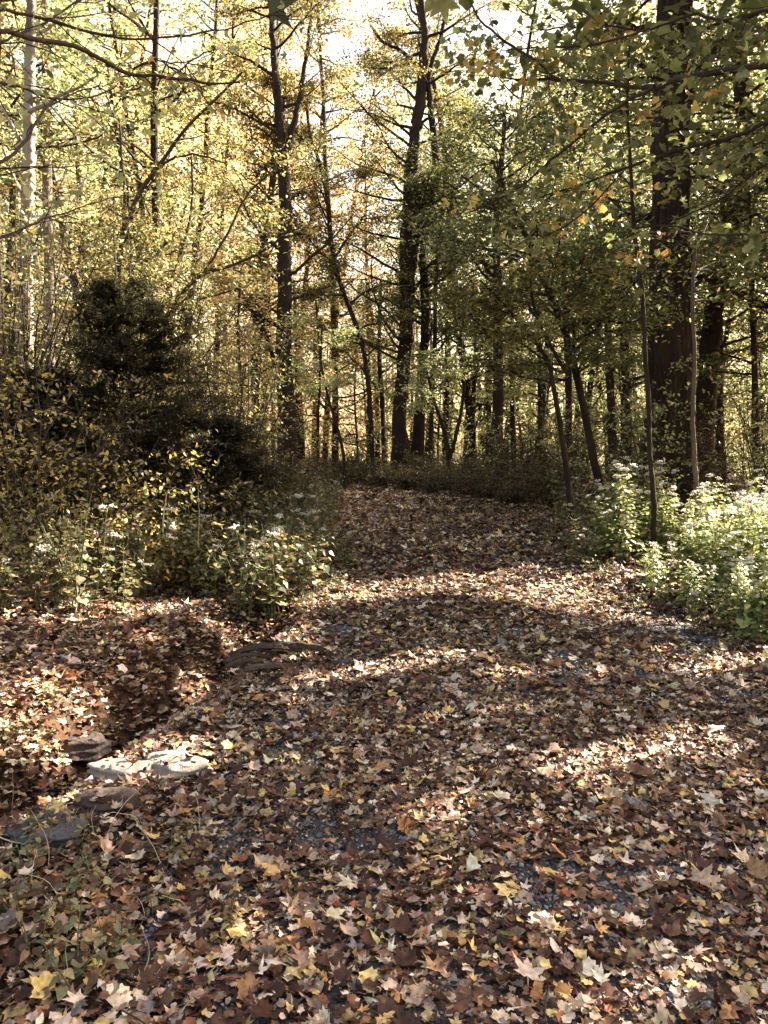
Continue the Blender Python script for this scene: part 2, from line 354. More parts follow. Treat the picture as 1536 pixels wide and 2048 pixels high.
def limb_with_sprays(g, wood, p0, az, rise, length, r0, nsub=5, ncl=3, k=5, droop=0.02):
    """a limb, its side twigs; returns the centres where leaf sprays hang"""
    d0 = (math.cos(az) * math.cos(rise), math.sin(az) * math.cos(rise), math.sin(rise))
    P, rd = grow(g, p0, d0, length, r0, 8, .14, droop); tube(wood, P, rd, k, .05, g); C = []
    for j in range(nsub):
        t = g.uniform(.25, 1.0); q = at(P, t); saz = az + g.uniform(-1.3, 1.3); L2 = length * g.uniform(.22, .45)
        P2, r2 = grow(g, q, (math.cos(saz), math.sin(saz), g.uniform(-.15, .45)), L2, max(r0 * .35 * (1.2 - t), .005), 5, .2, -.01); tube(wood, P2, r2, 4, 0, g)
        for c in range(ncl): C.append((at(P2, g.uniform(.35, 1)), L2))
    C.append((P[-1], length * .3))
    return C
def sprays(g, mb, C, nper, size, pal, tpls, flat=.35, sig=.33, tiltm=.55, crv=True, colfn=None, smin=0.18):
    if not C: return
    c = np.array([x[0] for x in C]); L = np.array([max(x[1], .4) for x in C]); n = len(C)
    P = np.repeat(c, nper, 0); s = np.repeat(np.clip(L * sig, smin, .75), nper)[:, None]
    off = g.standard_normal((n * nper, 3)) * s * [1, 1, flat]; P = P + off
    if crv: P = P[carve(P)]
    m = len(P)
    col = pick(pal, m, g) if colfn is None else colfn(P)
    add_leaves(mb, P, g.uniform(0, 6.28, m), np.abs(g.normal(0, tiltm, m)) + .15, g.uniform(0, 6.28, m), size * g.uniform(.65, 1.25, m), col, tpls, g)

TW = 1.0
def trunk_from_px(lst, d, lean=0):
    """[(px, py, width px), ...] from the base upward, at distance d (metres; lean adds distance with height)"""
    P = []; W = []
    for k, (x, y, wd) in enumerate(lst):
        dd = d + lean * k / max(1, len(lst) - 1); p = pw(x, y, dd); P.append(p); W.append(wd / F * dd / 2)
    return np.array(P), np.array(W)
TREES = []
def make_tree(name, label, cat, lst, d, group=None, mat=None, lean=0, forks=(), limbs=0, z0=2.5, z1=None, Lr=(1.2, 2.6), pal=P_GREEN, size=.10, nper=26, nsub=5, ncl=3, tpls=None, k=14, grounded=True, seed=None, rise=(.05, .75), side=None, flat=.35, azs=None, rough=.05, extra=0):
    g = np.random.default_rng(seed if seed is not None else int(lst[0][0] * 7 + d * 13))
    P, W = trunk_from_px(lst, d, lean)
    if grounded:
        gz = float(H(P[0, 0], P[0, 1]))
        if P[0, 2] > gz - .05: P = np.vstack([[P[0, 0] - (P[1, 0] - P[0, 0]) * .1, P[0, 1], gz - .15], P]); W = np.r_[W[0] * 1.25, W]
    root = bpy.data.objects.new(name, None); COL.objects.link(root); base = P[0].copy(); root.location = base
    root.empty_display_size = .1
    tag(root, label, cat, group)
    wood = MB(); leaf = MB()
    Q, q = resample(P, W, .12 if W[0] > .06 else .1); 
    if W[0] > .05: Q = Q + (.04 if k < 40 else .0) * W[0] * g.standard_normal(Q.shape)
    else: Q = Q + .0025 * g.standard_normal(Q.shape)
    hz_ = Q[:, 2] - Q[0, 2]; q = q * (1 + .35 * np.exp(-hz_ / (.5 * max(W[0], .08) * 2.2)))
    tube(wood, Q - base, q, k if W[0] > .05 else 7, rough if k < 40 else .006, g, ridge=.12 if k < 40 else .42)
    C = []
    for fl in forks:
        FP, FW = trunk_from_px(fl, d + (lean if fl[0][1] < 400 else 0)); FQ, fq = resample(FP, FW, .12); FQ = FQ + .01 * g.standard_normal(FQ.shape)
        tube(wood, FQ - base, fq, 8, .04, g)
        for j in range(max(1, int(len(FQ) / 14)) if limbs else 0):
            t = g.uniform(.3, 1); C += limb_with_sprays(g, wood, at(FQ, t) - base, g.uniform(0, 6.28), g.uniform(*rise), g.uniform(*Lr) * .6, .02, nsub, ncl)
    zt = P[-1, 2] if z1 is None else z1
    for j in range(limbs):
        z = z0 + (zt - z0) * (j + g.uniform(0, 1)) / limbs; t = np.interp(z, Q[:, 2], np.linspace(0, 1, len(Q))) if Q[-1, 2] > Q[0, 2] else .5
        az = g.uniform(0, 6.28) if azs is None else g.uniform(*azs)
        p = at(Q, t); rr = np.interp(t, np.linspace(0, 1, len(q)), q)
        C += limb_with_sprays(g, wood, p - base, az, g.uniform(*rise), g.uniform(*Lr) * (1.1 - .35 * (z - z0) / max(zt - z0, .1)), min(rr * .5, .05), nsub, ncl)
    Cw = [(c + base, l) for c, l in C]
    sprays(g, leaf, Cw, nper, size, pal, tpls or [hexleaf(), hexleaf(.4, .05)], flat)
    for v in leaf.V: v -= base.astype(np.float32)
    obj('trunk', wood.mesh('trunk', mat or M_bark), root)
    if leaf.n: obj('crown', leaf.mesh('crown', M_leaf), root)
    TREES.append(root); return root

HX = [hexleaf(), hexleaf(.42, .05)]
ST = [starleaf(), hexleaf(.7, .1)]
# --- the trunks one can tell apart
make_tree('forked_tree', 'tall dark slender tree with a forked top, left of where the path bends', 'tree',
    [(573, 935, 40), (575, 880, 38), (573, 800, 35), (568, 700, 31), (570, 600, 28), (568, 500, 26), (572, 420, 24), (566, 340, 22), (560, 270, 20), (556, 200, 17), (548, 100, 12), (540, -20, 9)], 21,
    forks=[[(568, 330, 17), (590, 240, 12), (602, 180, 10), (615, 90, 7), (625, -10, 5)], [(572, 800, 11), (545, 710, 9), (520, 645, 7), (480, 580, 6), (465, 520, 4)]],
    limbs=30, azs=(-.6, 3.7), z0=4.6, Lr=(1.2, 2.8), pal=P_OLIVE, size=.08, nper=34)
make_tree('broad_tree', 'thick dark tree splitting into crooked upper limbs, centre of the view', 'tree',
    [(803, 930, 42), (799, 850, 28), (806, 750, 26), (812, 650, 27), (814, 560, 30), (820, 480, 40), (824, 420, 40), (822, 350, 26), (828, 290, 22), (846, 140, 19), (850, 60, 14), (838, -20, 11)], 24,
    forks=[[(836, 440, 26), (858, 400, 19), (872, 350, 17), (870, 290, 15), (862, 220, 12), (858, 160, 10), (885, 60, 8), (900, -20, 6)], [(846, 150, 9), (800, 100, 7), (768, 85, 6), (740, 50, 4)]],
    limbs=54, azs=(-.6, 3.7), z0=4.0, Lr=(1.8, 3.8), pal=P_OLIVE, size=.08, nper=31)
make_tree('straight_tree', 'dark straight trunk close beside the thick central tree, on its right', 'tree',
    [(836, 925, 28), (840, 800, 21), (848, 700, 19), (850, 600, 17), (846, 520, 15), (850, 430, 12), (846, 350, 8)], 24.6, limbs=18, z0=4.0, pal=P_GREEN, size=.08, nper=28)
make_tree('thin_tree', 'thin dark stem just right of the paired central trunks', 'tree',
    [(860, 920, 10), (864, 800, 9), (868, 700, 8), (872, 560, 7), (880, 450, 5), (890, 350, 4)], 23.5, limbs=8, z0=4.0, pal=P_GREEN, size=.09, Lr=(.8, 1.6))
make_tree('straight_tree', 'straight dark trunk standing in the brush at the right edge of the path bend', 'tree',
    [(993, 940, 28), (995, 850, 24), (997, 750, 21), (996, 650, 19), (995, 550, 17), (992, 450, 14), (1000, 350, 11), (1010, 240, 8)], 23, limbs=46, azs=(-.5, 3.6), z0=4.4, Lr=(1.6, 3.4), pal=P_GREEN, size=.08, nper=31)
make_tree('thin_tree', 'thin straight stem right beside the dark trunk at the path bend', 'tree',
    [(1027, 940, 12), (1025, 800, 11), (1024, 700, 10), (1022, 560, 9), (1018, 400, 7), (1020, 280, 5)], 27, limbs=10, z0=5, pal=P_YG, size=.1)
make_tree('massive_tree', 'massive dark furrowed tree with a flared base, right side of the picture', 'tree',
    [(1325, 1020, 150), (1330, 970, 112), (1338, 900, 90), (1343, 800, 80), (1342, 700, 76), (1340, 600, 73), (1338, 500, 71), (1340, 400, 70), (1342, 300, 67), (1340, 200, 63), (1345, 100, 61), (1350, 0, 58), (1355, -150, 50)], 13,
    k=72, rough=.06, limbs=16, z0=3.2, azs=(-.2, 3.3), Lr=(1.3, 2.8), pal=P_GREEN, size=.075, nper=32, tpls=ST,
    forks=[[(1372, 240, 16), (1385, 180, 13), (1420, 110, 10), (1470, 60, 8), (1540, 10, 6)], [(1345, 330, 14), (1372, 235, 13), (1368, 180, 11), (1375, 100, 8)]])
make_tree('leaning_tree', 'thick dark tree bowed to the right behind the massive trunk', 'tree',
    [(1398, 1000, 46), (1410, 850, 40), (1420, 700, 40), (1430, 600, 36), (1455, 480, 34), (1478, 380, 36), (1490, 250, 32), (1478, 120, 28), (1490, -20, 24)], 17, limbs=16, z0=3.4, pal=P_OLIVE, size=.08, nper=36)
make_tree('slender_tree', 'slender grey sapling standing in front of the massive trunk, left side', 'tree',
    [(1308, 1000, 11), (1300, 900, 10), (1297, 800, 10), (1290, 700, 9), (1287, 620, 9), (1280, 550, 9), (1268, 450, 9), (1262, 350, 7), (1255, 200, 5), (1260, 60, 4)], 9, mat=M_bark, limbs=10, z0=4.2, azs=(.2, 2.9), Lr=(.7, 1.3), pal=P_GREEN, size=.065, nper=16)
make_tree('leaning_tree', 'thin dark tree leaning left over the brush right of the path', 'tree',
    [(1207, 1015, 17), (1190, 930, 15), (1172, 840, 14), (1150, 740, 14), (1135, 680, 14), (1105, 600, 13), (1075, 530, 12), (1040, 450, 9), (1010, 380, 7), (985, 320, 5)], 12, limbs=26, z0=2.4, Lr=(1.0, 2.2), pal=P_GREEN, size=.07, nper=32)
make_tree('leaning_tree', 'crooked arching stem with pale lit edges left of the thin leaning tree', 'tree',
    [(1142, 1045, 14), (1135, 950, 13), (1120, 850, 11), (1108, 780, 10), (1095, 720, 8), (1045, 655, 6), (1000, 600, 5), (960, 560, 4)], 11, mat=M_bark, forks=[[(1128, 740, 8), (1098, 690, 6), (1070, 620, 5), (1060, 540, 4)]], limbs=7, z0=2.4, Lr=(.8, 1.5), pal=P_OLIVE, size=.075)
make_tree('leaning_tree', 'tall crooked thin tree leaning left between the forked tree and central trunks', 'tree',
    [(745, 935, 9), (742, 850, 9), (735, 760, 9), (722, 680, 9), (700, 620, 9), (675, 550, 9), (662, 480, 9), (655, 400, 8), (640, 330, 7), (620, 270, 6), (612, 200, 5)], 22.3, forks=[[(668, 520, 6), (700, 470, 5), (730, 430, 4)]], limbs=20, z0=3.4, Lr=(1., 2.0), pal=P_OLIVE, size=.075, nper=38)
make_tree('thin_tree', 'thin dark leaning stem right of the forked tree base', 'tree',
    [(687, 910, 7), (670, 840, 6), (655, 790, 5), (642, 720, 5), (645, 650, 4)], 19, limbs=5, z0=2.4, Lr=(.7, 1.2), pal=P_YG, size=.08)
make_tree('split_sapling', 'sapling splitting into a low V shape right of the central trunks', 'tree',
    [(898, 935, 10), (888, 860, 9), (868, 800, 7), (852, 740, 5)], 20, forks=[[(897, 925, 9), (915, 860, 8), (928, 770, 6), (922, 680, 5), (935, 600, 4)]], limbs=6, z0=2.4, Lr=(.8, 1.4), pal=P_YG, size=.08)
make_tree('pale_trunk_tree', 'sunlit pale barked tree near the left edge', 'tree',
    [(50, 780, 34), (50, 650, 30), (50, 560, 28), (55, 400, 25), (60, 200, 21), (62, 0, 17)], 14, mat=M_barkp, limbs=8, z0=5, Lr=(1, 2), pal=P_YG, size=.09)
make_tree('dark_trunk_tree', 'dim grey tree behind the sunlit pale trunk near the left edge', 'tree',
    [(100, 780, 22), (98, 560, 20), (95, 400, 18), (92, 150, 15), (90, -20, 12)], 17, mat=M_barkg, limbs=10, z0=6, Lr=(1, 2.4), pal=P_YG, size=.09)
more = [
 ('straight_tree', 'straight dark stem just left of the slender grey sapling', [(1232, 1005, 19), (1225, 900, 17), (1222, 800, 15), (1218, 720, 15), (1215, 600, 11), (1210, 450, 8)], 16, P_GREEN),
 ('straight_tree', 'hazier straight stem right behind the dark stem left of the grey sapling', [(1260, 965, 16), (1253, 800, 15), (1250, 700, 17), (1248, 600, 13), (1245, 450, 9)], 20, P_YG),
 ('straight_tree', 'upright dark stem behind the thin left-leaning tree', [(1142, 985, 15), (1138, 880, 14), (1137, 740, 13), (1130, 600, 11), (1125, 450, 7)], 18, P_GREEN),
 ('thin_tree', 'thin upright stem right of the massive trunk, left of the right edge', [(1447, 990, 16), (1440, 850, 15), (1438, 700, 14), (1440, 550, 12), (1446, 380, 8)], 18, P_GREEN),
 ('thin_tree', 'thin dark stem nearest the right edge of the picture', [(1516, 1005, 16), (1512, 850, 14), (1508, 700, 11), (1500, 500, 9), (1495, 330, 6)], 16, P_GREEN),
 ('thin_tree', 'thin distant stem between the path bend and the leaning thin tree', [(1085, 940, 9), (1080, 800, 9), (1078, 700, 8), (1080, 540, 6)], 25, P_YG),
 ('thin_tree', 'brownish sunlit stem left of the straight trunk at the path bend', [(978, 938, 12), (977, 800, 11), (975, 700, 9), (973, 540, 7)], 30, P_YG),
 ('thin_tree', 'pair-less thin stem left of the brownish sunlit stem', [(950, 938, 9), (946, 830, 9), (950, 720, 8), (945, 560, 6)], 27, P_YG),
 ('thin_tree', 'very thin stem right behind the forked tree', [(596, 930, 9), (594, 800, 8), (592, 700, 7), (588, 560, 6)], 29, P_GOLD),
 ('thin_tree', 'thin stem halfway between the forked tree and the leaning thin tree', [(637, 930, 6), (636, 840, 6), (640, 740, 5), (632, 600, 4)], 25, P_YG),
 ('thin_tree', 'thin stem close left of the central trunks', [(768, 930, 9), (765, 820, 9), (758, 700, 8), (762, 560, 6)], 27, P_YG),
 ('thin_tree', 'thin stem left of the forked tree above the dark evergreen', [(478, 880, 6), (482, 780, 6), (476, 660, 5), (482, 540, 4)], 20, P_GOLD),
]
for (nm, lb, lst, d, pal) in more:
    make_tree(nm, lb, 'tree', lst, d, limbs=11, z0=2.8, Lr=(.9, 2.2), pal=pal, size=.08, nper=28)
make_tree('pale_stem_tree', 'pale lit crooked stem right of the massive trunk, rising from the white flowers', 'tree',
    [(1398, 1090, 13), (1394, 1000, 11), (1386, 850, 9), (1389, 700, 8), (1385, 600, 7), (1392, 480, 5)], 9.5, mat=M_barks, limbs=5, z0=3.2, azs=(-1, 1), Lr=(.6, 1.2), pal=P_GREEN, size=.065, nper=16)
# --- arching saplings that rise behind the evergreen bush on the left
arch = [
 ('tall arching sapling leaning right, tallest behind the dark evergreen', [(230, 760, 10), (232, 640, 9), (240, 520, 9), (256, 440, 9), (290, 370, 8), (330, 315, 7), (370, 260, 6), (440, 190, 5), (485, 145, 4) ], 12.0, [[(232, 640, 7), (243, 480, 6), (250, 400, 6), (245, 330, 5), (240, 250, 4)], [(290, 370, 5), (330, 325, 5), (400, 310, 4), (450, 325, 3)]]),
 ('bare curved sapling in the middle behind the dark evergreen', [(315, 780, 9), (320, 640, 8), (345, 550, 6), (370, 480, 6), (385, 390, 5), (382, 310, 3)], 12.2, []),
 ('bare sapling bending far right over the dark evergreen', [(325, 780, 10), (330, 640, 9), (362, 590, 8), (400, 552, 7), (470, 528, 6), (530, 500, 5), (585, 455, 3) ], 11.8, [[(400, 555, 6), (460, 460, 5), (490, 395, 4), (550, 335, 3)], [(350, 610, 4), (415, 595, 4), (480, 578, 3)]]),
 ('thin upright sapling just right of the tall arching one', [(262, 760, 7), (262, 640, 6), (258, 560, 5), (262, 500, 4), (252, 430, 3)], 12.3, []),
]
for lb, lst, d, fk in arch:
    make_tree('arching_sapling', lb, 'sapling', lst, d, forks=fk, mat=M_twig, limbs=9, z0=2.7, Lr=(.5, 1.2), pal=P_OLIVE + P_YG[:1], size=.07, nper=20, nsub=4, ncl=2, group='arching saplings behind the evergreen bush')

# ------------------------------------------------------------------ trees added off the right edge, crowns laid out to shade the path
g = np.random.default_rng(77)
spots = [(6.6, 7.5), (8.5, 13.3), (11.5, 8.5), (12.5, 15.8), (9.5, 17.5), (15, 18), (16.5, 12), (7.2, 14.2), (19, 21), (13.5, 23)]
zt = [9, 11, 12, 13, 11, 14, 14, 9.5, 15, 14]
C = []; N = 5200
gx = g.uniform(-6.5, 6.5, N); gy = g.uniform(.5, 19, N); hz = g.uniform(4.5, 12.5, N)
c = np.stack([gx + S[0] * hz / S[2], gy + S[1] * hz / S[2], hz], 1)
px, py, dep = proj(c)
inframe = (px > -60) & (px < 1600) & (py > -60) & (py < 900)
keep = ~(inframe & ((px < 1130) | (g.random(N) < .45)))       # the photograph is open there
keep &= ~(inframe & (px > 1270) & (px < 1420) & (dep < 14) & (g.random(N) < .8))
c = c[keep]; inframe = inframe[keep]
sp = np.array(spots); near = np.argmin(((c[:, None, :2] - sp[None]) ** 2).sum(-1), 1)
names = ['canopy tree just outside the right edge, nearest the camera', 'canopy tree right of the white flower clump', 'tall canopy tree far right of the path', 'tall canopy tree beyond the right edge', 'canopy tree behind the massive trunk', 'tallest canopy tree far right', 'canopy tree standing farthest off the right edge', 'lower canopy tree right beside the massive trunk', 'distant canopy tree far to the right', 'distant canopy tree behind the leaning thick tree']
for i, (x, y) in enumerate(spots):
    z = float(H(x, y)); root = bpy.data.objects.new('canopy_tree', None); COL.objects.link(root); root.location = (x, y, z - .1)
    tag(root, names[i], 'tree'); base = np.array([x, y, z - .1]); wood = MB(); leaf = MB()
    P, r = grow(g, (0, 0, 0), (g.uniform(-.03, .03), g.uniform(-.03, .03), 1), zt[i] + 1, .11 + .005 * zt[i], 14, .02, .02); r = r * .9 + .02; tube(wood, P, r, 12, .05, g)
    cc = c[near == i]; fr = inframe[near == i]
    for j in range(0, len(cc), 14):
        q = cc[j] - base; zz = min(max(q[2] - .25 * math.hypot(q[0], q[1]), 1.5), zt[i]); p0 = at(P, min(zz / (zt[i] + 1), 1))
        if not carve(np.linspace(p0, q, 12)[5:] + base).all(): continue
        mid = (p0 + q) / 2 + [0, 0, .3]; pts, rr = resample([p0, mid, q], [.045, .03, .008], .5); tube(wood, pts, rr, 5, 0, g)
    sprays(g, leaf, [(q, 1.1) for q in cc[~fr]], 11, .21, P_GREEN, ST, .4)
    sprays(g, leaf, [(q, 1.0) for q in cc[fr]], 22, .09, P_GREEN, ST, .4)
    for v in leaf.V: v -= base.astype(np.float32)
    obj('trunk', wood.mesh('trunk', M_bark), root)
    if leaf.n: obj('crown', leaf.mesh('crown', M_leaf), root)

# ------------------------------------------------------------------ overhanging boughs (their trunks stand just outside the picture)
g = np.random.default_rng(5)
def detailed_leaves(g, mb, pts, n, size, pal, tpls, hang=.5, spread=.07, crv=True):
    """leaves strung along a twig, hanging on short stalks"""
    P = []
    for _ in range(n):
        p = at(pts, g.uniform(.25, 1)); P.append(p + g.standard_normal(3) * spread * np.array([1, 1, .5]) - [0, 0, spread * hang])
    P = np.array(P)
    if crv: P = P[carve(P)]
    m = len(P)
    if m: add_leaves(mb, P, g.uniform(0, 6.28, m), np.abs(g.normal(.5 + hang * .6, .4, m)), np.pi + g.normal(0, 1.0, m), size * g.uniform(.65, 1.2, m), pick(pal, m, g), tpls, g)
def bough_tree(name, label, trunk, r0, boughs, d, pal, pal2, size, tpls, tw=(.3, .7), ntw=9, nl=9, seed=1, palmix=.15, wood_mat=None):
    g = np.random.default_rng(seed); x, y, ht = trunk; z = float(H(x, y)); base = np.array([x, y, z - .1])
    root = bpy.data.objects.new(name, None); COL.objects.link(root); root.location = base; tag(root, label, 'tree')
    wood = MB(); leaf = MB(); P, r = grow(g, base, (0, 0, 1), ht, r0, 12, .02, .01); tube(wood, P - base, r * .8 + .03, 12, .05, g)
    for bl in boughs:
        dd = bl[0]; pts = []; rad = []
        for k, (px, py, wd) in enumerate(bl[1:]):
            dk = dd[0] + (dd[1] - dd[0]) * k / (len(bl) - 2); pts.append(pw(px, py, dk)); rad.append(wd / F * dk / 2)
        if len(bl) > 3 and (bl[1][0] <= 0 or bl[1][0] >= 1536):      # carry the bough on to its trunk
            a = at(P, .0 + min(.95, max(.1, (pts[0][2] - .5 - base[2]) / ht))); pts = [a, (a + pts[0]) / 2 + [0, 0, .05]] + pts; rad = [rad[0] * 2, rad[0] * 1.4] + rad
        Q, q = resample(pts, rad, .07); Q = Q + .004 * g.standard_normal(Q.shape); tube(wood, Q - base, q, 7, .06, g)
        n = int(ntw * len(Q) * .07 / 1.0)
        for j in range(n):
            t = g.uniform(.22, 1); p = at(Q, t); T = at(Q, min(1, t + .02)) - at(Q, max(0, t - .02)); az = math.atan2(T[1], T[0]) + g.uniform(-1.2, 1.2)
            tp, tr = grow(g, p, (math.cos(az), math.sin(az), g.uniform(-.5, .5)), g.uniform(*tw), .0035, 6, .22, -.02); tube(wood, tp - base, tr, 4, 0, g)
            if nl:
                detailed_leaves(g, leaf, tp, int(nl * g.uniform(.4, 1.4)), size, pal2 if g.random() < palmix else pal, tpls)
    for v in leaf.V: v -= base.astype(np.float32)
    obj('trunk', wood.mesh('trunk', wood_mat or M_twig), root); obj('crown', leaf.mesh('crown', M_leaf), root)
    return root
LM = mk_curls(8, MAPLE2, 0, 4, .5, .5)
LMF = mk_curls(81, MAPLE2, 0, 2, .9, .5) + mk_curls(82, MAPLEF, 0, 4, 1.1, .5) + mk_curls(83, BLOB, 0, 2, 1.2, .4)
LO = mk_curls(9, OVAL, 0, 3, .5, .2)
LH = mk_curls(10, HEART, 0, 3, .5, .3)
bough_tree('overhanging_tree', 'tree off the left edge whose bare dark boughs reach across the top left', (-3.6, 3.2, 5.5), .13, [
    [(3.2, 4.2), (0, 62, 9), (60, 75, 9), (150, 92, 8), (240, 140, 7), (310, 155, 6), (390, 163, 5), (480, 166, 3)],
    [(3.4, 4.4), (0, 20, 6), (60, 33, 6), (200, 68, 5), (270, 80, 4), (350, 72, 4), (440, 60, 3), (560, 20, 2)],
    [(3.4, 4.0), (0, 165, 5), (60, 180, 5), (110, 198, 4), (200, 190, 3), (240, 165, 2)],
    [(3.0, 4.0), (0, 325, 6), (50, 280, 6), (90, 220, 4), (140, 190, 3), (215, 170, 2)],
    [(3.3, 4.0), (-10, 85, 5), (60, 60, 5), (120, 25, 4), (190, -20, 4)],
    [(3.4, 4.6), (0, 475, 4), (60, 450, 4), (130, 425, 3), (230, 395, 2)],
    [(4.0, 4.6), (340, 155, 3), (390, 115, 3), (460, 85, 2)], [(3.8, 4.6), (270, 80, 3), (330, 130, 3), (390, 165, 2)],
    ], 3.5, P_YG + [((.30, .26, .10), 4)], P_GOLD, .042, LO + LO + LM, ntw=6, nl=6, seed=3)
bough_tree('overhanging_tree', 'maple off the right edge whose green leafy boughs cross the upper right', (4.6, 5.0, 7), .16, [
    [(4.6, 6.2), (1536, 128, 15), (1470, 140, 14), (1400, 150, 13), (1340, 165, 12), (1300, 175, 10), (1240, 170, 8), (1190, 165, 7), (1120, 160, 6), (1030, 160, 4)],
    [(5.0, 6.4), (1310, 175, 8), (1250, 205, 7), (1190, 245, 6), (1140, 290, 6), (1090, 330, 5), (1040, 375, 4), (940, 425, 3)],
    [(4.8, 6.4), (1536, 245, 9), (1480, 270, 8), (1430, 285, 8), (1390, 290, 7), (1300, 320, 6), (1240, 340, 5), (1160, 370, 4), (1080, 395, 3)],
    [(5.6, 6.2), (1190, 165, 5), (1110, 155, 5), (1070, 120, 5), (1020, 90, 5), (960, 40, 4), (935, -10, 4)],
    [(5.2, 6.0), (1536, 465, 5), (1480, 468, 5), (1400, 465, 4), (1340, 450, 4), (1270, 455, 3)],
    [(5.0, 6.0), (1536, 330, 5), (1500, 350, 5), (1440, 400, 4), (1350, 440, 3)],
    [(5.0, 6.4), (1536, 20, 6), (1450, 40, 6), (1380, 30, 5), (1300, 60, 4), (1200, 50, 3), (1080, 60, 3)],
    [(5.4, 6.4), (1300, 60, 4), (1180, 90, 4), (1090, 95, 3), (1000, 100, 2)],
    [(5.8, 6.4), (1250, 340, 3), (1150, 440, 3), (1080, 480, 2)],
    ], 5.5, [((.15, .18, .08), 5), ((.22, .25, .11), 5), ((.32, .35, .16), 4)], [((.62, .45, .16), 5), ((.60, .34, .12), 1)], .055, LMF, ntw=9, nl=9, seed=4, palmix=.2)

# ------------------------------------------------------------------ background woods
def proto_tree(seed, pal, ht=19, z0=1.5, limbs=54, size=.15, nper=30, Lr=(1.6, 3.6), r0=.16, mat=None, nsub=4, ncl=1):
    g = np.random.default_rng(seed); root = bpy.data.objects.new('background_tree', None); COL.objects.link(root)
    wood = MB(); leaf = MB(); P, r = grow(g, (0, 0, -.3), (g.uniform(-.05, .05), g.uniform(-.05, .05), 1), ht, r0, 16, .035, .03); tube(wood, P, r * .85 + .015, 9, .04, g)
    C = []
    for j in range(limbs):
        z = z0 + (ht - z0) * (j + g.random()) / limbs
        C += limb_with_sprays(g, wood, at(P, z / ht * .98), g.uniform(0, 6.28), g.uniform(0, .6), g.uniform(*Lr) * (1.1 - .5 * (z - z0) / (ht - z0)), .04, nsub, ncl, 4)
    sprays(g, leaf, C, nper, size, pal, [quadleaf(.55), quadleaf(.4, .2)], .32, crv=False, sig=.32, smin=.25)
    obj('trunk', wood.mesh('trunk', mat or M_bark), root); obj('crown', leaf.mesh('crown', M_far), root)
    return root
kinds = [('gold', P_GOLD), ('yellow green', P_YG), ('light green', P_YG + P_GREEN[:2]), ('orange', P_ORANGE + P_GOLD[:2])]
protos = {}
s = 100
for kn, pal in kinds:
    protos[kn] = [proto_tree(s + i, pal) for i in range(2)]; s += 10
protos['sap'] = [proto_tree(200 + i, P_YG + P_GREEN[:1], ht=5.5, z0=.5, limbs=16, size=.13, nper=22, Lr=(.8, 2.0), r0=.05) for i in range(3)]
protos['dim'] = [proto_tree(230 + i, P_GREEN + P_OLIVE, ht=13, z0=5, limbs=18, size=.15, nper=22, r0=.16) for i in range(2)]
used = set(); far = []
g = np.random.default_rng(2024)
def put(kind, x, y, sc, desc):
    i = int(g.integers(len(protos[kind]))); src = protos[kind][i]
    o = src if (kind, i) not in used else copy_tree(src); used.add((kind, i))
    o.location = (x, y, float(H(x, y))); o.rotation_euler = (0, 0, g.uniform(0, 6.28)); o.scale = (sc, sc, sc * g.uniform(.9, 1.1))
    far.append((o, kind)); return o
def kindat(px, y):
    r = g.random()
    if px < 230: return 'yellow green' if r < .5 else ('light green' if r < .65 else 'gold')
    if px < 800: return 'gold' if r < .42 else ('orange' if r < .58 else 'yellow green')
    if px < 1100: return 'yellow green' if r < .6 else ('gold' if r < .75 else 'light green')
    return 'light green' if r < .5 else 'yellow green'
rows = [(28, 11), (33, 13), (39, 15), (46, 17)]
for y, n in rows:
    hw = .56 * y + 2
    for k in range(n):
        x = -hw + 2 * hw * (k + g.uniform(.15, .85)) / n; yy = y + g.uniform(-2, 2); px = 768 + F * x / yy
        if y < 30 and 560 < px < 800: continue
        if y > 36 and 610 < px < 760: continue
        sc = g.uniform(.85, 1.15) * (1.0 if y < 36 else 1.15)
        if 610 < px < 770: sc *= .55                               # the sky opens above the path
        put(kindat(px, yy), x, yy, sc, '')
for y, n in [(24, 9), (29, 12), (35, 13)]:
    hw = .54 * y + 1
    for k in range(n):
        x = -hw + 2 * hw * (k + g.uniform(.1, .9)) / n; yy = y + g.uniform(-1.5, 1.5)
        if y < 28 and -5.5 < x < 3.0: continue
        put('sap', x, yy, g.uniform(.75, 1.15), '')
for (x, y, kd_, sc_) in [(-1.9, 31, 'orange', .93), (-2.8, 37, 'gold', 1.05), (-.3, 35, 'gold', .85), (-6.5, 24, 'yellow green', .8), (-4.4, 26, 'gold', .75)]: put(kd_, x, y, sc_, '')
for (x, y) in [(-4.9, 17.5), (-3.9, 24), (-7.5, 15), (-9.5, 20), (-6.2, 21), (7.6, 22), (5.2, 27), (10.5, 25)]: put('dim', x, y, g.uniform(.8, 1), '')
for kn, L in protos.items():
    for i, o in enumerate(L):
        if (kn, i) not in used:
            for ch in list(o.children): bpy.data.objects.remove(ch)
            bpy.data.objects.remove(o)
far.sort(key=lambda t: proj(np.array([t[0].location]))[0][0])
ORD = ['first', 'second', 'third', 'fourth', 'fifth', 'sixth', 'seventh', 'eighth', 'ninth', 'tenth', 'eleventh', 'twelfth', 'thirteenth', 'fourteenth', 'fifteenth', 'sixteenth', 'seventeenth', 'eighteenth', 'nineteenth', 'twentieth']
def ordw(i): return ORD[i] if i < 20 else ('twenty ' if i < 29 else 'thirty ' if i < 39 else 'forty ' if i < 49 else 'fifty ') + ORD[(i + 1) % 10 - 1]
cnt = {}
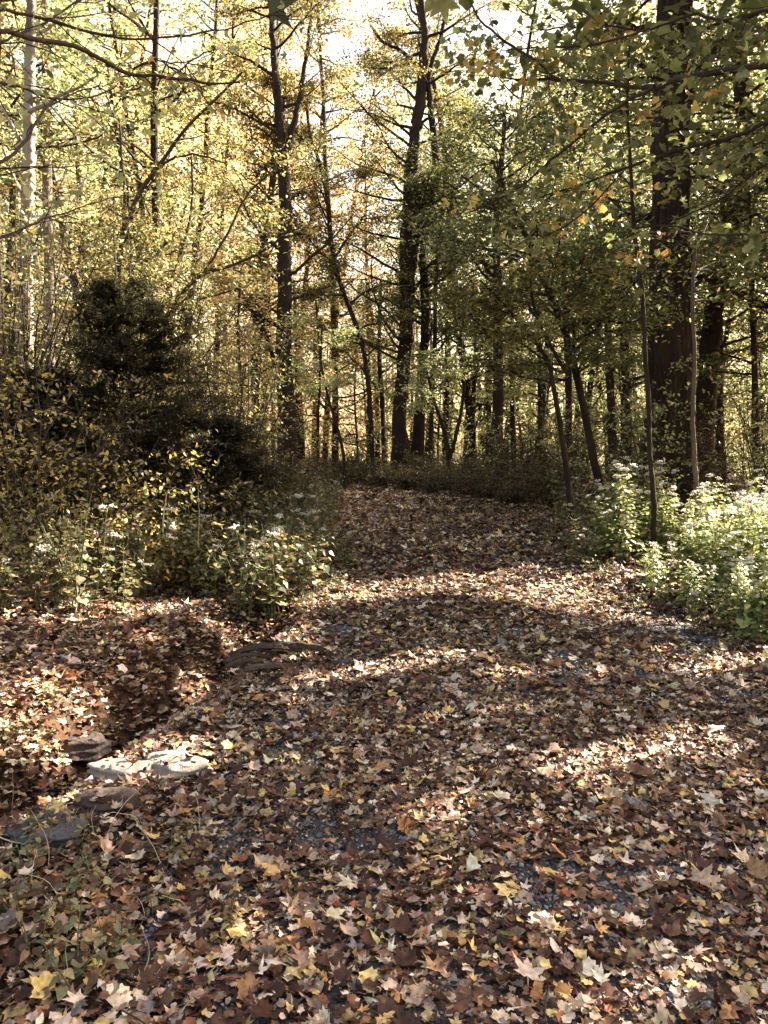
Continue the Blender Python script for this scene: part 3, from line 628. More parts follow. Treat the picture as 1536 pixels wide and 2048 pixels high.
for o, kd in far:
    i = cnt.get(kd, 0); cnt[kd] = i + 1
    if kd == 'sap': o.name = 'background_sapling'; tag(o, f'low sunlit sapling, {ordw(i)} from the left among the far young trees', 'sapling', 'young trees in the sunlit far woods')
    elif kd == 'dim': tag(o, f'dim green shaded tree, {ordw(i)} from the left before the sunlit woods', 'tree', 'dim trees before the sunlit woods')
    else: tag(o, f'sunlit {kd} leaved far tree, {ordw(i)} of that colour from the left', 'tree', f'{kd} leaved trees in the far woods')
# the wood behind them reads as one mass
g = np.random.default_rng(9); mb = MB(); N = 6200
x = g.uniform(-44, 44, N); y = g.uniform(54, 74, N); z = g.uniform(0, 1, N) ** 1.15 * (22 + 12 * vnoise(x, y, .12, 3))
cl = np.stack([x, y, z], 1); hue = vnoise(x, y, .15, 7)
ppx = 768 + F * x / y; ok = ~((ppx > 590) & (ppx < 790) & (z > 13)); cl = cl[ok]
P = np.repeat(cl, 22, 0) + g.standard_normal((len(cl) * 22, 3)) * [.9, .9, .5]; m = len(P)
colr = np.where((np.repeat(ppx[ok], 22) < 800)[:, None], np.where(g.random((m, 1)) < .6, pick(P_GOLD, m, g), pick(P_YG, m, g)), pick(P_YG, m, g))
add_leaves(mb, P, g.uniform(0, 6.28, m), np.abs(g.normal(0, .7, m)), g.uniform(0, 6.28, m), .34 * g.uniform(.6, 1.3, m), colr, [quadleaf(.6)], g)
dw = tag(obj('distant_woods', mb.mesh('distant_woods', M_far)), 'mass of sunlit yellow woods closing the view', 'woods', None, 'stuff')
mb = MB()
for k in range(90):
    xx = g.uniform(-40, 40); yy = g.uniform(52, 72); P, r = grow(g, (xx, yy, float(H(xx, yy)) - .2), (0, 0, 1), g.uniform(12, 20), g.uniform(.1, .28), 8, .02, .03); tube(mb, P, r, 6, .03, g)
obj('trunk', mb.mesh('trunk', M_bark), dw)

# ------------------------------------------------------------------ dark evergreen bush and shrubs on the left
def evergreen(label, cx, cy, ht, wd, n, seed, pal):
    g = np.random.default_rng(seed); z = float(H(cx, cy)); root = bpy.data.objects.new('evergreen_bush', None); COL.objects.link(root); root.location = (cx, cy, z)
    tag(root, label, 'bush'); wood = MB(); leaf = MB(); P, r = grow(g, (0, 0, -.1), (0, 0, 1), ht, .06, 8, .05, 0); tube(wood, P, r, 7, .05, g)
    pos = []; yaw = []; tilt = []
    for k in range(n):
        t = g.uniform(.03, 1) ** .85; az = g.uniform(0, 6.28); p0 = at(P, t); L = wd * (1.05 - t) ** .6 * (g.uniform(.45, 1.0) + (g.random() < .25) * g.uniform(.1, .5)) * (.6 + .4 * min(1, t / .2))
        Q, q = grow(g, p0, (math.cos(az), math.sin(az), g.uniform(.0, .5)), L, .012, 7, .1, .02); tube(wood, Q, q, 4, 0, g)
        for j in range(26):
            tt = g.uniform(.25, 1); p = at(Q, tt); sa = az + g.uniform(-1.3, 1.3); sl = g.uniform(.08, .3)
            m = 11; u = g.random(m)[:, None]; d = np.array([math.cos(sa), math.sin(sa), g.uniform(-.35, .3)])
            pos.append(p + d * sl * u + g.standard_normal((m, 3)) * .018); yaw.append(np.full(m, sa - np.pi / 2) + g.normal(0, .5, m)); tilt.append(g.normal(0, .5, m))
    pos = np.concatenate(pos); yaw = np.concatenate(yaw); tilt = np.concatenate(tilt); m = len(pos)
    add_leaves(leaf, pos, yaw, tilt, g.normal(0, .3, m), .055 * g.uniform(.7, 1.3, m), pick(pal, m, g), [quadleaf(.3, .1)], g)
    obj('trunk', wood.mesh('trunk', M_bark), root); obj('foliage', leaf.mesh('foliage', M_leaf), root)
P_EVER = [((.024, .027, .015), 5), ((.045, .048, .024), 3), ((.085, .06, .035), 2.4), ((.17, .18, .09), 1.0)]  # lightest tone stands for sunlit tips, put into the leaf colour
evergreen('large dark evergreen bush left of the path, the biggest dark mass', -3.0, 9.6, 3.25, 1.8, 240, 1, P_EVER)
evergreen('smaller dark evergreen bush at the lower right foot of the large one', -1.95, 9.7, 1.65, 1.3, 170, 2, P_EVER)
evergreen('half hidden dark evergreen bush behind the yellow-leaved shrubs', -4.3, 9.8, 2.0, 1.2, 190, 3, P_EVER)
def shrub(name, label, cx, cy, ht, spread, nst, pal, size, tpls, nl=14, seed=0, mat=None, group=None, ntw=6, lean=None, hang=.3, cat='shrub', sunhole=False):
    g = np.random.default_rng(seed); z = float(H(cx, cy)); base = np.array([cx, cy, z - .03]); root = bpy.data.objects.new(name, None); COL.objects.link(root); root.location = base
    tag(root, label, cat, group); wood = MB(); leaf = MB()
    for k in range(nst):
        az = g.uniform(0, 6.28); sp_ = g.uniform(.1, 1) * spread; d = np.array([math.cos(az) * sp_, math.sin(az) * sp_, ht * g.uniform(.6, 1.05)])
        if lean is not None: d = d + np.array(lean) * g.uniform(.5, 1.2)
        L = np.linalg.norm(d); P, r = grow(g, np.array([g.normal(0, .06), g.normal(0, .06), 0]), d, L, .004 + .004 * ht, 8, .09, -.015); tube(wood, P, r, 5, 0, g)
        for j in range(ntw):
            t = g.uniform(.2, 1); p = at(P, t); a2 = g.uniform(0, 6.28); Q, q = grow(g, p, (math.cos(a2), math.sin(a2), g.uniform(-.2, .5)), g.uniform(.15, .4) * (.5 + ht * .35), .003, 5, .2, -.03); tube(wood, Q, q, 3, 0, g)
            detailed_leaves(g, leaf, Q, nl, size, pal, tpls, hang, .05, False)
    obj('stem', wood.mesh('stem', mat or M_twig), root); obj('foliage', leaf.mesh('foliage', M_plant), root); return root
P_SPICE = [((.40, .32, .10), 5), ((.28, .27, .10), 4), ((.50, .38, .13), 2), ((.16, .13, .06), 3)]
shr = [(-2.9, 7.1, 2.2, 1.0), (-3.6, 7.4, 2.7, 1.0), (-4.3, 8.2, 2.6, 1.0), (-2.5, 7.6, 1.3, .7), (-3.3, 6.1, 1.2, .8), (-4.2, 6.8, 1.7, .9), (-1.9, 7.9, .8, .5), (-5.0, 9.4, 2.8, 1.0)]
sl_ = ['yellow-leaved shrub in front of the dark evergreen, its nearest neighbour', 'tall yellow-leaved shrub under the pale sunlit trunk', 'tall shrub at the left edge behind the other yellow-leaved shrubs', 'low yellow-leaved shrub at the foot of the dark evergreen', 'low brownish shrub at the left edge above the leaf bank', 'yellow-leaved shrub at the left edge, middle height', 'small yellow-tipped shrub behind the left white flowers', 'highest yellow-leaved shrub, farthest back on the left']
for i, (x, y, h_, s_) in enumerate(shr):
    shrub('yellow_leaved_shrub', sl_[i], x, y, h_, s_, 15, P_SPICE if i != 4 else P_OLIVE, .055, LO, 7, 300 + i, group='yellow-leaved shrubs on the left bank', ntw=10)
# foliage between shrubs and boughs at the far left
for i, (x, y, h_, lb) in enumerate([(-4.6, 9.6, 4.0, 'tall leafy thicket stem rising at the left edge'), (-5.4, 11.5, 5.0, 'tallest thicket of pale green leaves at the left edge'), (-3.9, 12.5, 4.2, 'thicket of green leaves above the evergreen'), (-2.6, 13.5, 3.3, 'leafy thicket right of the evergreen top')]):
    shrub('leafy_thicket', lb, x, y, h_, 1.4, 20, P_GREEN + P_OLIVE + P_OLIVE, .07, LO, 9, 330 + i, ntw=18, group='leafy thickets on the left')
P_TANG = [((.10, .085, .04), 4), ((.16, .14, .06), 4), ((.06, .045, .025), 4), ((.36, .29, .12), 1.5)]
# dark brush around the path bend
P_BRUSH = []
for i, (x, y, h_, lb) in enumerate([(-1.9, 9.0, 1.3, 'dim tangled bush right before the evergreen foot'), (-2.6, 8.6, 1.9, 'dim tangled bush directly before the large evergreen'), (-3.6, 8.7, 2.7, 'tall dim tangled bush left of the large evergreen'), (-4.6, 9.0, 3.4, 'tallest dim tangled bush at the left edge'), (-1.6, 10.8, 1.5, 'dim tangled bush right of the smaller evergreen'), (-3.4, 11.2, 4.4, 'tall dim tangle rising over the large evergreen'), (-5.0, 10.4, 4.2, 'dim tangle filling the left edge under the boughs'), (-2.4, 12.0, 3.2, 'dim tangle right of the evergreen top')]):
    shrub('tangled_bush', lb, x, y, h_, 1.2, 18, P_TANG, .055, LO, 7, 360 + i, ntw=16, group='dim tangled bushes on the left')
for i, (x, y, h_) in enumerate(sorted([(3.9, 11.6, 2.4), (4.6, 12.6, 3.0), (5.6, 11.2, 2.6), (6.3, 13.2, 3.2), (3.2, 12.8, 2.0), (5.0, 14.8, 3.2), (7.3, 15.5, 3.4), (6.0, 16.5, 3.4), (3.6, 16.6, 2.6), (4.4, 19, 3.2), (6.8, 19.5, 3.6), (8.6, 18, 3.6), (1.7, 20.8, 2.2), (2.9, 21, 2.8), (-.6, 22.6, 2.0), (-2.2, 23.5, 2.4)], key=lambda t: t[0] / t[1])):
    shrub('understory_sapling', f'leafy understory sapling between the trunks, {["first", "second", "third", "fourth", "fifth", "sixth", "seventh", "eighth", "ninth", "tenth", "eleventh", "twelfth", "thirteenth", "fourteenth", "fifteenth", "sixteenth"][i]} from the left', x, y, h_, 1.0, 6, P_GREEN + P_YG + P_YG, .07, HX, 9, 600 + i, ntw=12, group='leafy understory saplings between the trunks', cat='sapling')
P_BRUSH = [((.06, .042, .028), 4), ((.11, .105, .05), 4), ((.19, .17, .085), 3), ((.14, .075, .045), 2)]
br = [(3.0, 15.5, 1.0), (3.9, 16.5, 1.1), (3.2, 18, 1.1), (2.9, 13.6, .7), (4.6, 14.5, 1.0), (2.2, 20.5, .9), (1.2, 21.5, .8), (.2, 22, .8), (-.8, 22.6, .8), (-2.0, 18.2, .9), (-2.6, 16.6, .9), (-1.9, 15.0, .8), (-2.6, 13.8, .9), (-1.4, 19.8, .7), (-3.4, 20, 1.0), (3.9, 12.4, .8), (5.4, 12.8, .9), (6.2, 15.5, 1.1), (-1.5, 12.4, .7), (-2.0, 11.4, .7)]
br += [(2.4, 14.6, .62), (2.1, 15.9, .6), (1.7, 17.2, .62), (1.2, 18.2, .62), (.6, 19.0, .62), (-.1, 19.9, .65), (-.9, 20.7, .7), (2.7, 17, .8), (1.9, 19.4, .8)]
br.sort(key=lambda t: t[0] / t[1])
for i, (x, y, h_) in enumerate(br):
    shrub('brush_shrub', f'dim brush shrub at the path bend, {ordw(i)} from the left', x, y, h_ * (.55 + 1.0 * ((i * 37) % 11) / 10 + (.45 if x > 2.8 else 0)), .95, 20, P_BRUSH, .05, [quadleaf(.6), hexleaf()], 14, 400 + i, group='dark brush around the path bend', ntw=12)

# ------------------------------------------------------------------ white-flowered plants
M_flower = leafmat('white_flower', .25, mott=90, lo=.85, hi=1.05, tint=(1, 1, 1))
ico = None
def flower_balls(mb, centres, r):
    V0 = np.array([[0, 0, 1], [1, 0, 0], [0, 1, 0], [-1, 0, 0], [0, -1, 0], [0, 0, -.7]], float); F0 = np.array([[0, 1, 2], [0, 2, 3], [0, 3, 4], [0, 4, 1], [5, 2, 1], [5, 3, 2], [5, 4, 3], [5, 1, 4]])
    for c in centres: mb.add(c + V0 * r * rng.uniform(.7, 1.2), F0, np.full(8, 3), rng.uniform(.62, .80) * np.array([1, .96, .86]))
def plant_proto(seed, ht=.85, nst=5, lw=.075, flowers=1.0, pal=None, spread=.25):
    g = np.random.default_rng(seed); root = bpy.data.objects.new('white_flowered_plant', None); COL.objects.link(root)
    stem = MB(); leaf = MB(); heads = []
    for k in range(nst):
        az = g.uniform(0, 6.28); h_ = ht * g.uniform(.65, 1.1); P, r = grow(g, (g.normal(0, .04), g.normal(0, .04), -.02), (math.cos(az) * spread, math.sin(az) * spread, 1), h_, .004, 10, .05, .01)
        tube(stem, P, r + .0012, 5, 0, g, (.16, .17, .07))
        nn = int(h_ / .075)
        for j in range(2, nn):
            t = j / nn; p = at(P, t); a0 = j * 1.57 + g.uniform(-.3, .3); sz = lw * (1.25 - .7 * t) * g.uniform(.8, 1.2)
            for s_ in (0, np.pi):
                a = a0 + s_; d = np.array([math.cos(a), math.sin(a), .1]); q = p + d * (.03 + sz * .5)
                tube(stem, [p, p + d * .03], [.0012, .001], 3, 0, g, (.16, .17, .07))
                add_leaves(leaf, q[None], np.array([a - np.pi / 2]), np.array([g.normal(-.35, .3)]), np.array([g.normal(0, .2)]), np.array([sz]), pick(pal, 1, g), LH, g)
            if t > .45 and g.random() < .5:     # side twig with small leaves
                a = a0 + .8; Q, q2 = grow(g, p, (math.cos(a), math.sin(a), .8), .14, .0015, 4, .1, 0); tube(stem, Q, q2, 3, 0, g, (.16, .17, .07)); detailed_leaves(g, leaf, Q, 4, sz * .6, pal, LH, .2, .02, False)
        if g.random() < flowers:
            hd = MB(); top = P[-1]
            for q in range(g.integers(3, 6)):
                a = g.uniform(0, 6.28); rr = g.uniform(.01, .05); c = top + [math.cos(a) * rr, math.sin(a) * rr, g.uniform(.01, .05)]
                tube(stem, [top, c], [.001, .001], 3, 0, g, (.2, .2, .1))
                flower_balls(hd, c + g.standard_normal((16, 3)) * [.016, .016, .006], .0075)
            heads.append(hd)
    obj('stem', stem.mesh('stem', M_plant), root); obj('foliage', leaf.mesh('foliage', M_plant), root)
    for hd in heads: obj('flower_head', hd.mesh('flower_head', M_flower), root)
    return root
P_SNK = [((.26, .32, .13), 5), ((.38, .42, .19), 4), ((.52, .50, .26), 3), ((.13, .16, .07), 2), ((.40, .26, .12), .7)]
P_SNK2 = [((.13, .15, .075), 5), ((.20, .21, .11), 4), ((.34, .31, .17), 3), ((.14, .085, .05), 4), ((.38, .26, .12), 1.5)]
PA = [plant_proto(500 + i, .80 + .06 * i, 9, .10, .45, P_SNK) for i in range(4)]
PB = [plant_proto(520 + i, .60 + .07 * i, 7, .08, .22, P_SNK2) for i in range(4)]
PC = [plant_proto(540 + i, .38, 5, .075, 0, P_SNK2, spread=.5) for i in range(3)]
g = np.random.default_rng(61); usedp = set(); placed = {'A': [], 'B': [], 'C': [], 'D': []}
def putp(pool, key, x, y, sc):
    src = pool[int(g.integers(len(pool)))]; o = src if src not in usedp else copy_tree(src); usedp.add(src)
    o.location = (x, y, float(H(x, y))); o.rotation_euler = (g.normal(0, .08), g.normal(0, .08), g.uniform(0, 6.28)); o.scale = (sc,) * 3; placed[key].append(o)
for k in range(76):                                       # right clump
    t = g.random(); y = g.uniform(6.1, 10.0); xl = np.interp(y, [6, 6.6, 7.5, 8.5, 10], [3.0, 2.75, 2.4, 2.35, 2.4]); x = xl + .15 + g.uniform(0, 1) ** 1.1 * (.53 * y - xl + .5)
    putp(PA, 'A', x, y, g.uniform(.75, 1.05) * (.75 if x - xl < .45 else 1))
for k in range(16): y = g.uniform(5.3, 6.6); putp(PA, 'A', np.interp(y, [5.3, 6.6], [2.72, 2.75]) + g.uniform(0, 1.1), y, g.uniform(.45, .8))
for k in range(10): y = g.uniform(9.6, 12); putp(PB, 'B', 2.45 + g.uniform(.1, 1.2), y, g.uniform(.8, 1.1))
for k in range(72):                                       # left clumps
    y = 6.15 + 3.6 * g.random() ** .85; xr = np.interp(y, [6.1, 6.8, 8, 9.5], [-1.3, -.75, -.62, -.75]); x = xr - g.uniform(0, 1) * 2.9
    putp(PB, 'C', x, y, g.uniform(.75, 1.25))
for k in range(14): y = g.uniform(9.5, 14); putp(PB, 'C', -.75 - g.uniform(0, 1.2), y, g.uniform(.8, 1.2))
for k in range(18):
    y = g.uniform(5.6, 11); putp(PC if k % 2 else PB, 'D', np.interp(y, [5.5, 6.6, 7.5, 11], [2.6, 2.6, 2.3, 2.3]) + g.uniform(-.25, .15), y, g.uniform(.3, .7))
for k in range(12):
    y = g.uniform(6.0, 10); putp(PC if k % 2 else PB, 'D', np.interp(y, [6, 6.8, 8, 10], [-1.2, -.7, -.55, -.6]) + g.uniform(-.1, .3), y, g.uniform(.3, .65))
for (px, py, sc) in [(60, 1960, .35), (110, 1860, .32), (150, 1990, .4), (190, 1800, .35), (60, 1760, .3), (100, 1720, .35), (30, 1840, .3), (150, 1720, .3), (230, 1930, .3), (340, 1730, .25), (385, 1690, .25), (320, 1850, .22), (440, 1870, .25), (20, 1500, .5), (110, 1420, .5), (1110, 1290, .35), (150, 1300, .5), (220, 1270, .5), (1410, 1330, .5), (1440, 1260, .7), (1500, 1300, .6), (720, 1260, .4), (655, 1235, .6), (830, 1500, .2), (550, 1530, .25), (865, 1410, .25)]:
    p = gw(px, py); sc *= 1.5 if px < 450 and py > 1650 else 1; putp(PC, 'D', p[0], p[1], sc)
for src in PA + PB + PC:
    if src not in usedp:
        for ch in list(src.children): bpy.data.objects.remove(ch)
        bpy.data.objects.remove(src)
G = {'A': ('sunlit white-flowered plant, {} from the left in the bright clump', 'sunlit white-flowered plants right of the path'),
     'B': ('shaded white-flowered plant, {} from the left behind the bright clump', 'shaded flowered plants behind the bright clump'),
     'C': ('leafy whitish flowered plant, {} from the left on the left bank', 'white-flowered plants left of the path'),
     'D': ('small green plant poking through fallen leaves, {} from the left', 'low green plants among the fallen leaves')}
for key, L in placed.items():
    L.sort(key=lambda o: float(proj(np.array([o.location]))[0][0]))
    for i, o in enumerate(L):
        if key == 'D': o.name = 'low_green_plant'
        tag(o, G[key][0].format(ordw(i)), 'plant', G[key][1])

# ------------------------------------------------------------------ rocks, log, sticks
def rock(name, label, px, py, wpx, size, mat, seed, group=None, rot=0, sink=.55, tilt=(0, 0), pd=None):
    import bmesh
    g = np.random.default_rng(seed); p = gw(px, py) if pd is None else pw(px, py, pd); bm = bmesh.new(); bmesh.ops.create_icosphere(bm, subdivisions=5, radius=1)
    V = np.array([v.co[:] for v in bm.verts])
    for k in range(16):
        n = g.standard_normal(3); n[2] *= .8; n /= np.linalg.norm(n); d = g.uniform(.55, .85); t = V @ n - d; V = V - np.outer(np.maximum(t, 0), n) * .93
    for zc in (.45,): V[:, 2] = np.where(V[:, 2] > zc, zc + (V[:, 2] - zc) * .12, V[:, 2])
    V += .025 * (vnoise(V[:, 0] * 3 + seed, V[:, 1] * 3 + V[:, 2] * 5, 2.3) - .5)[:, None] * [1, 1, 2.2]
    V += .012 * (vnoise(V[:, 0] * 9 + seed, V[:, 1] * 9 + V[:, 2] * 11, 2.3) - .5)[:, None]
    V *= 1 + .16 * (vnoise(V[:, 0] * 1.6 + seed, V[:, 1] * 1.6 - V[:, 2] * 2, 1.9) - .5)[:, None]
    V[:, 2] += .07 * (vnoise(V[:, 0] * 5, V[:, 1] * 5 + seed, 1.0, 3) - .5) + .05 * np.round(3 * vnoise(V[:, 0] * 2, V[:, 1] * 2 + seed, 1.0, 4)) / 3
    V[:, :2] *= (1 + .05 * np.sin(V[:, 2] * 16 + 4 * vnoise(V[:, 0] * 2, V[:, 1] * 2, 1)))[:, None]
    V = V * np.array(size)
    for v, c in zip(bm.verts, V): v.co = c
    m = bpy.data.meshes.new(name); bm.to_mesh(m); bm.free(); m.polygons.foreach_set('use_smooth', np.ones(len(m.polygons), bool)); m.materials.append(mat)
    o = obj(name, m); o.location = (p[0], p[1], (float(H(p[0], p[1])) if pd is None else p[2]) + size[2] * .45 * (1 - sink)); o.rotation_euler = (tilt[0], tilt[1], rot); tag(o, label, 'rock', group); return o
rocks_xy = []
for a in [('flat_rock', 'pale flat rock slab catching the sun, left one of the bright pair', 238, 1560, 100, (.17, .12, .085), M_rock, 1, None, .1, -.1),
          ('flat_rock', 'pale flat rock slab mottled with leaves, right one of the bright pair', 352, 1550, 100, (.19, .14, .075), M_rock, 22, None, -.1, .0),
          ('dark_rock', 'rounded dark rock sunk at the ditch edge left of the pale slabs', 165, 1515, 100, (.17, .13, .11), M_rockd, 3, None, .4, .0),
          ('dark_rock', 'broad dark rock half covered in leaves below the pale slabs', 205, 1625, 100, (.17, .12, .07), M_rockd, 4, None, .2, .1),
          ('blue_grey_rock', 'smooth blue grey rock at the left edge behind a pale stem', 95, 1690, 100, (.19, .13, .085), M_rockb, 5, None, 0, .0),
          ('small_rock', 'small blue grey stone beside the rotten log', 690, 1330, 40, (.075, .05, .035), M_rockb, 7, None, 0, .0),
          ('small_rock', 'flat dark stone half buried in leaves just right of the pale slabs', 570, 1585, 40, (.10, .06, .03), M_rockd, 8, None, .2, .0)]:
    o = rock(*a); rocks_xy.append((o.location[0], o.location[1], a[5][0], a[5][1], a[5][2]))
# rotten log: split slabs lying side by side
p = gw(515, 1345); root = bpy.data.objects.new('rotten_log', None); COL.objects.link(root); root.location = (p[0] + .04, p[1], float(H(p[0] + .1, p[1])) + .07); tag(root, 'dark rotten split log half buried beside the ditch left of the path', 'log')
g = np.random.default_rng(12)
def slab(x0, y0, z0, L, wd, th, az, arch, seed):
    g2 = np.random.default_rng(seed); n = 26; t = np.linspace(0, 1, n); prof = np.array([(-1, -.2), (-.7, .8), (-.1, 1), (.5, .85), (1, .1), (.6, -.9), (-.5, -1)]); m_ = len(prof)
    w_ = wd * (.55 + .45 * np.sin(np.pi * np.clip(t * 1.1, 0, 1)) ** .5) * (1 + .18 * (vnoise(t * 9, t * 0 + seed, 1) - .5)); th_ = th * (1 + .5 * (vnoise(t * 7, t * 0 + seed + 3, 1) - .5))
    c = np.stack([x0 + math.cos(az) * L * t, y0 + math.sin(az) * L * t, z0 + arch * np.sin(np.pi * (.15 + .75 * t))], 1); nn = np.array([-math.sin(az), math.cos(az), 0])
    V = c[:, None] + prof[None, :, :1] * w_[:, None, None] * nn + prof[None, :, 1:] * th_[:, None, None] * np.array([0, 0, 1.]) + .0035 * g2.standard_normal((1, m_, 3)) + .002 * g2.standard_normal((n, m_, 3))
    i_ = np.arange(n * m_).reshape(n, m_); j_ = np.roll(i_, -1, 1); mb = MB(); q_ = np.stack([i_[:-1], j_[:-1], j_[1:], i_[1:]], -1).reshape(-1, 4); mb.add(V.reshape(-1, 3), q_, np.full(len(q_), 4)); mb.add(V[0][::-1], np.arange(m_), [m_]); mb.add(V[-1], np.arange(m_), [m_])
    obj('wood_slab', mb.mesh('wood_slab', M_wood, False), root)
for k, (x0, y0, z0, L, wd, th, az, ar) in enumerate([(-.16, .02, .03, .42, .045, .016, .12, .06), (-.22, -.03, .01, .30, .03, .013, .30, .07), (-.24, -.09, -.01, .30, .028, .014, .42, .06), (-.22, -.15, -.03, .26, .03, .016, .50, .05), (-.10, -.17, -.03, .36, .04, .018, .22, .03), (-.06, .07, .04, .46, .05, .02, .05, .05)]): slab(x0, y0, z0, L, wd, th, az, ar, k + 1)
rocks_xy.append((p[0] + .14, p[1] - .10, .20, .13, .0))
M_dead = barkmat('bleached_stem', (.42, .36, .27), (.62, .55, .42), 20, .2, .4)
def stick(name, label, pts, w, mat=M_dead, cat='stem', forks=(), group=None):
    P = [pw(a, b_, c_) for a, b_, c_ in pts]; base = P[0].copy(); mb = MB(); Q, q = resample(P, np.linspace(w, w * .4, len(P)), .03); Q = Q + .002 * rng.standard_normal(Q.shape); tube(mb, Q - base, q, 6, .05)
    for f in forks:
        P2 = [pw(a, b_, c_) for a, b_, c_ in f]; Q, q = resample(P2, np.linspace(w * .7, w * .3, len(P2)), .03); tube(mb, Q - base, q, 5, .05)
    o = obj(name, mb.mesh(name, mat)); o.location = base; tag(o, label, cat, group)
stick('dead_plant', 'pale forked dead stem standing in the leaves at the lower left bank', [(153, 1262, 6.3), (152, 1225, 6.3), (155, 1200, 6.3), (153, 1158, 6.3)], .006, forks=[[(155, 1200, 6.3), (180, 1185, 6.25), (205, 1178, 6.2)], [(154, 1195, 6.3), (165, 1180, 6.3), (172, 1165, 6.3)]])
stick('dead_plant', 'pale upright dead stem among the left white flowers', [(326, 1065, 7.4), (330, 1010, 7.4), (336, 985, 7.4), (352, 972, 7.4)], .006)
stick('dead_plant', 'very thin pale vertical stem right of the left white flowers', [(397, 1095, 7.6), (398, 1020, 7.6), (396, 970, 7.6)], .004)
stick('dead_grass_stalk', 'long pale stem arching over the blue grey rock at the left edge', [(-40, 1662, 2.75), (60, 1690, 2.8), (150, 1702, 2.8), (205, 1712, 2.8)], .0028)
stick('dead_grass_stalk', 'long pale stem lying over leaves at the lower left edge', [(-40, 1862, 2.4), (60, 1832, 2.42), (140, 1815, 2.45), (205, 1806, 2.5)], .0022)
stick('fallen_twig', 'dark forked twig lying on leaves near the lower right', [(1275, 1915, 2.45), (1290, 1950, 2.4), (1340, 1975, 2.4), (1400, 1985, 2.4)], .003, M_twig, 'twig')
stick('fallen_twig', 'grey twig at the bottom edge just right of centre', [(1000, 1970, 2.30), (1012, 2000, 2.26), (1030, 2045, 2.2)], .004, M_barkg, 'twig')
stick('fallen_twig', 'thin twig beside the orange leaves at the lower right', [(1350, 1965, 2.4), (1370, 1930, 2.43), (1395, 1900, 2.45)], .002, M_twig, 'twig')

for k in range(16):
    px, py = rng.uniform(20, 420), rng.uniform(1640, 1990); q0 = gw(px, py)
    o0 = MB(); P_, r_ = grow(rng, (0, 0, 0), (rng.normal(0, .7), rng.normal(0, .4), 1), rng.uniform(.12, .32), .0014, 8, .12, -.08); tube(o0, P_, r_ + .0004, 4)
    o = obj('grass_stalk', o0.mesh('grass_stalk', M_dead)); o.location = q0; tag(o, 'thin dry grass stalk among the leaves at the lower left', 'grass stalk', 'dry grass stalks at the lower left')
# ------------------------------------------------------------------ gravel and fallen leaves
g = np.random.default_rng(33)
def frustum_pts(g, y0, y1, n, margin=1.3):
    y = np.sqrt(g.uniform(y0 ** 2, y1 ** 2, n)) if y0 > 0 else g.uniform(y0, y1, n); x = g.uniform(-1, 1, n) * (.50 * y + margin); return x, y
mb = MB(); x, y = frustum_pts(g, 1.6, 6.5, 90000, .6); ok = (on_path(x, y) < .97) & (.55 * vnoise(x, y, 2.4, 4) + .45 * vnoise(x, y, 6.5, 8) > .5); x, y = x[ok], y[ok]; m = len(x)
P = np.stack([x, y, H(x, y) + .008], 1)
SV = np.array([[0, 0, .8], [1, 0, .1], [.3, .9, .2], [-.8, .5, 0], [-.7, -.6, .2], [.4, -.9, 0], [0, 0, -.6]]); SF = np.array([0, 1, 2, 0, 2, 3, 0, 3, 4, 0, 4, 5, 0, 5, 1, 6, 2, 1, 6, 3, 2, 6, 4, 3, 6, 5, 4, 6, 1, 5])
sz = .0058 * np.exp(g.normal(0, .5, m)); add_leaves(mb, P, g.uniform(0, 6.28, m), g.uniform(0, 1, m), g.uniform(0, 6.28, m), sz, pick([((.13, .13, .145), 6), ((.22, .22, .24), 3), ((.08, .07, .075), 4), ((.36, .36, .38), .6)], m, g), [(SV, SF, np.full(10, 3))], g)
tag(obj('gravel', mb.mesh('gravel', M_stone, False)), 'blue grey crushed gravel showing between the fallen leaves', 'gravel', None, 'stuff')
litter_hi = mk_curls(25, BLOB, 1, 3, 1.7, 0) + mk_curls(1, MAPLE, 1, 5, .6) + mk_curls(22, MAPLEF, 1, 6, .8) + mk_curls(23, BLOB, 1, 6, 1.1, .2) + mk_curls(2, OAK, 1, 2, .9, .2) + mk_curls(3, OVAL, 1, 4, 1.2, .2) + mk_curls(21, MAPLE, 1, 2, 1.3)
litter_mid = mk_curls(4, MAPLE2, 0, 3, .7) + mk_curls(41, MAPLEF, 0, 3, .8) + mk_curls(24, BLOB, 0, 5, 1.1) + mk_curls(6, OVAL, 0, 2, 1., .2)
litter_lo = mk_curls(7, MAPLE3, 0, 5, .9, 0)
mb = MB(); total = 0
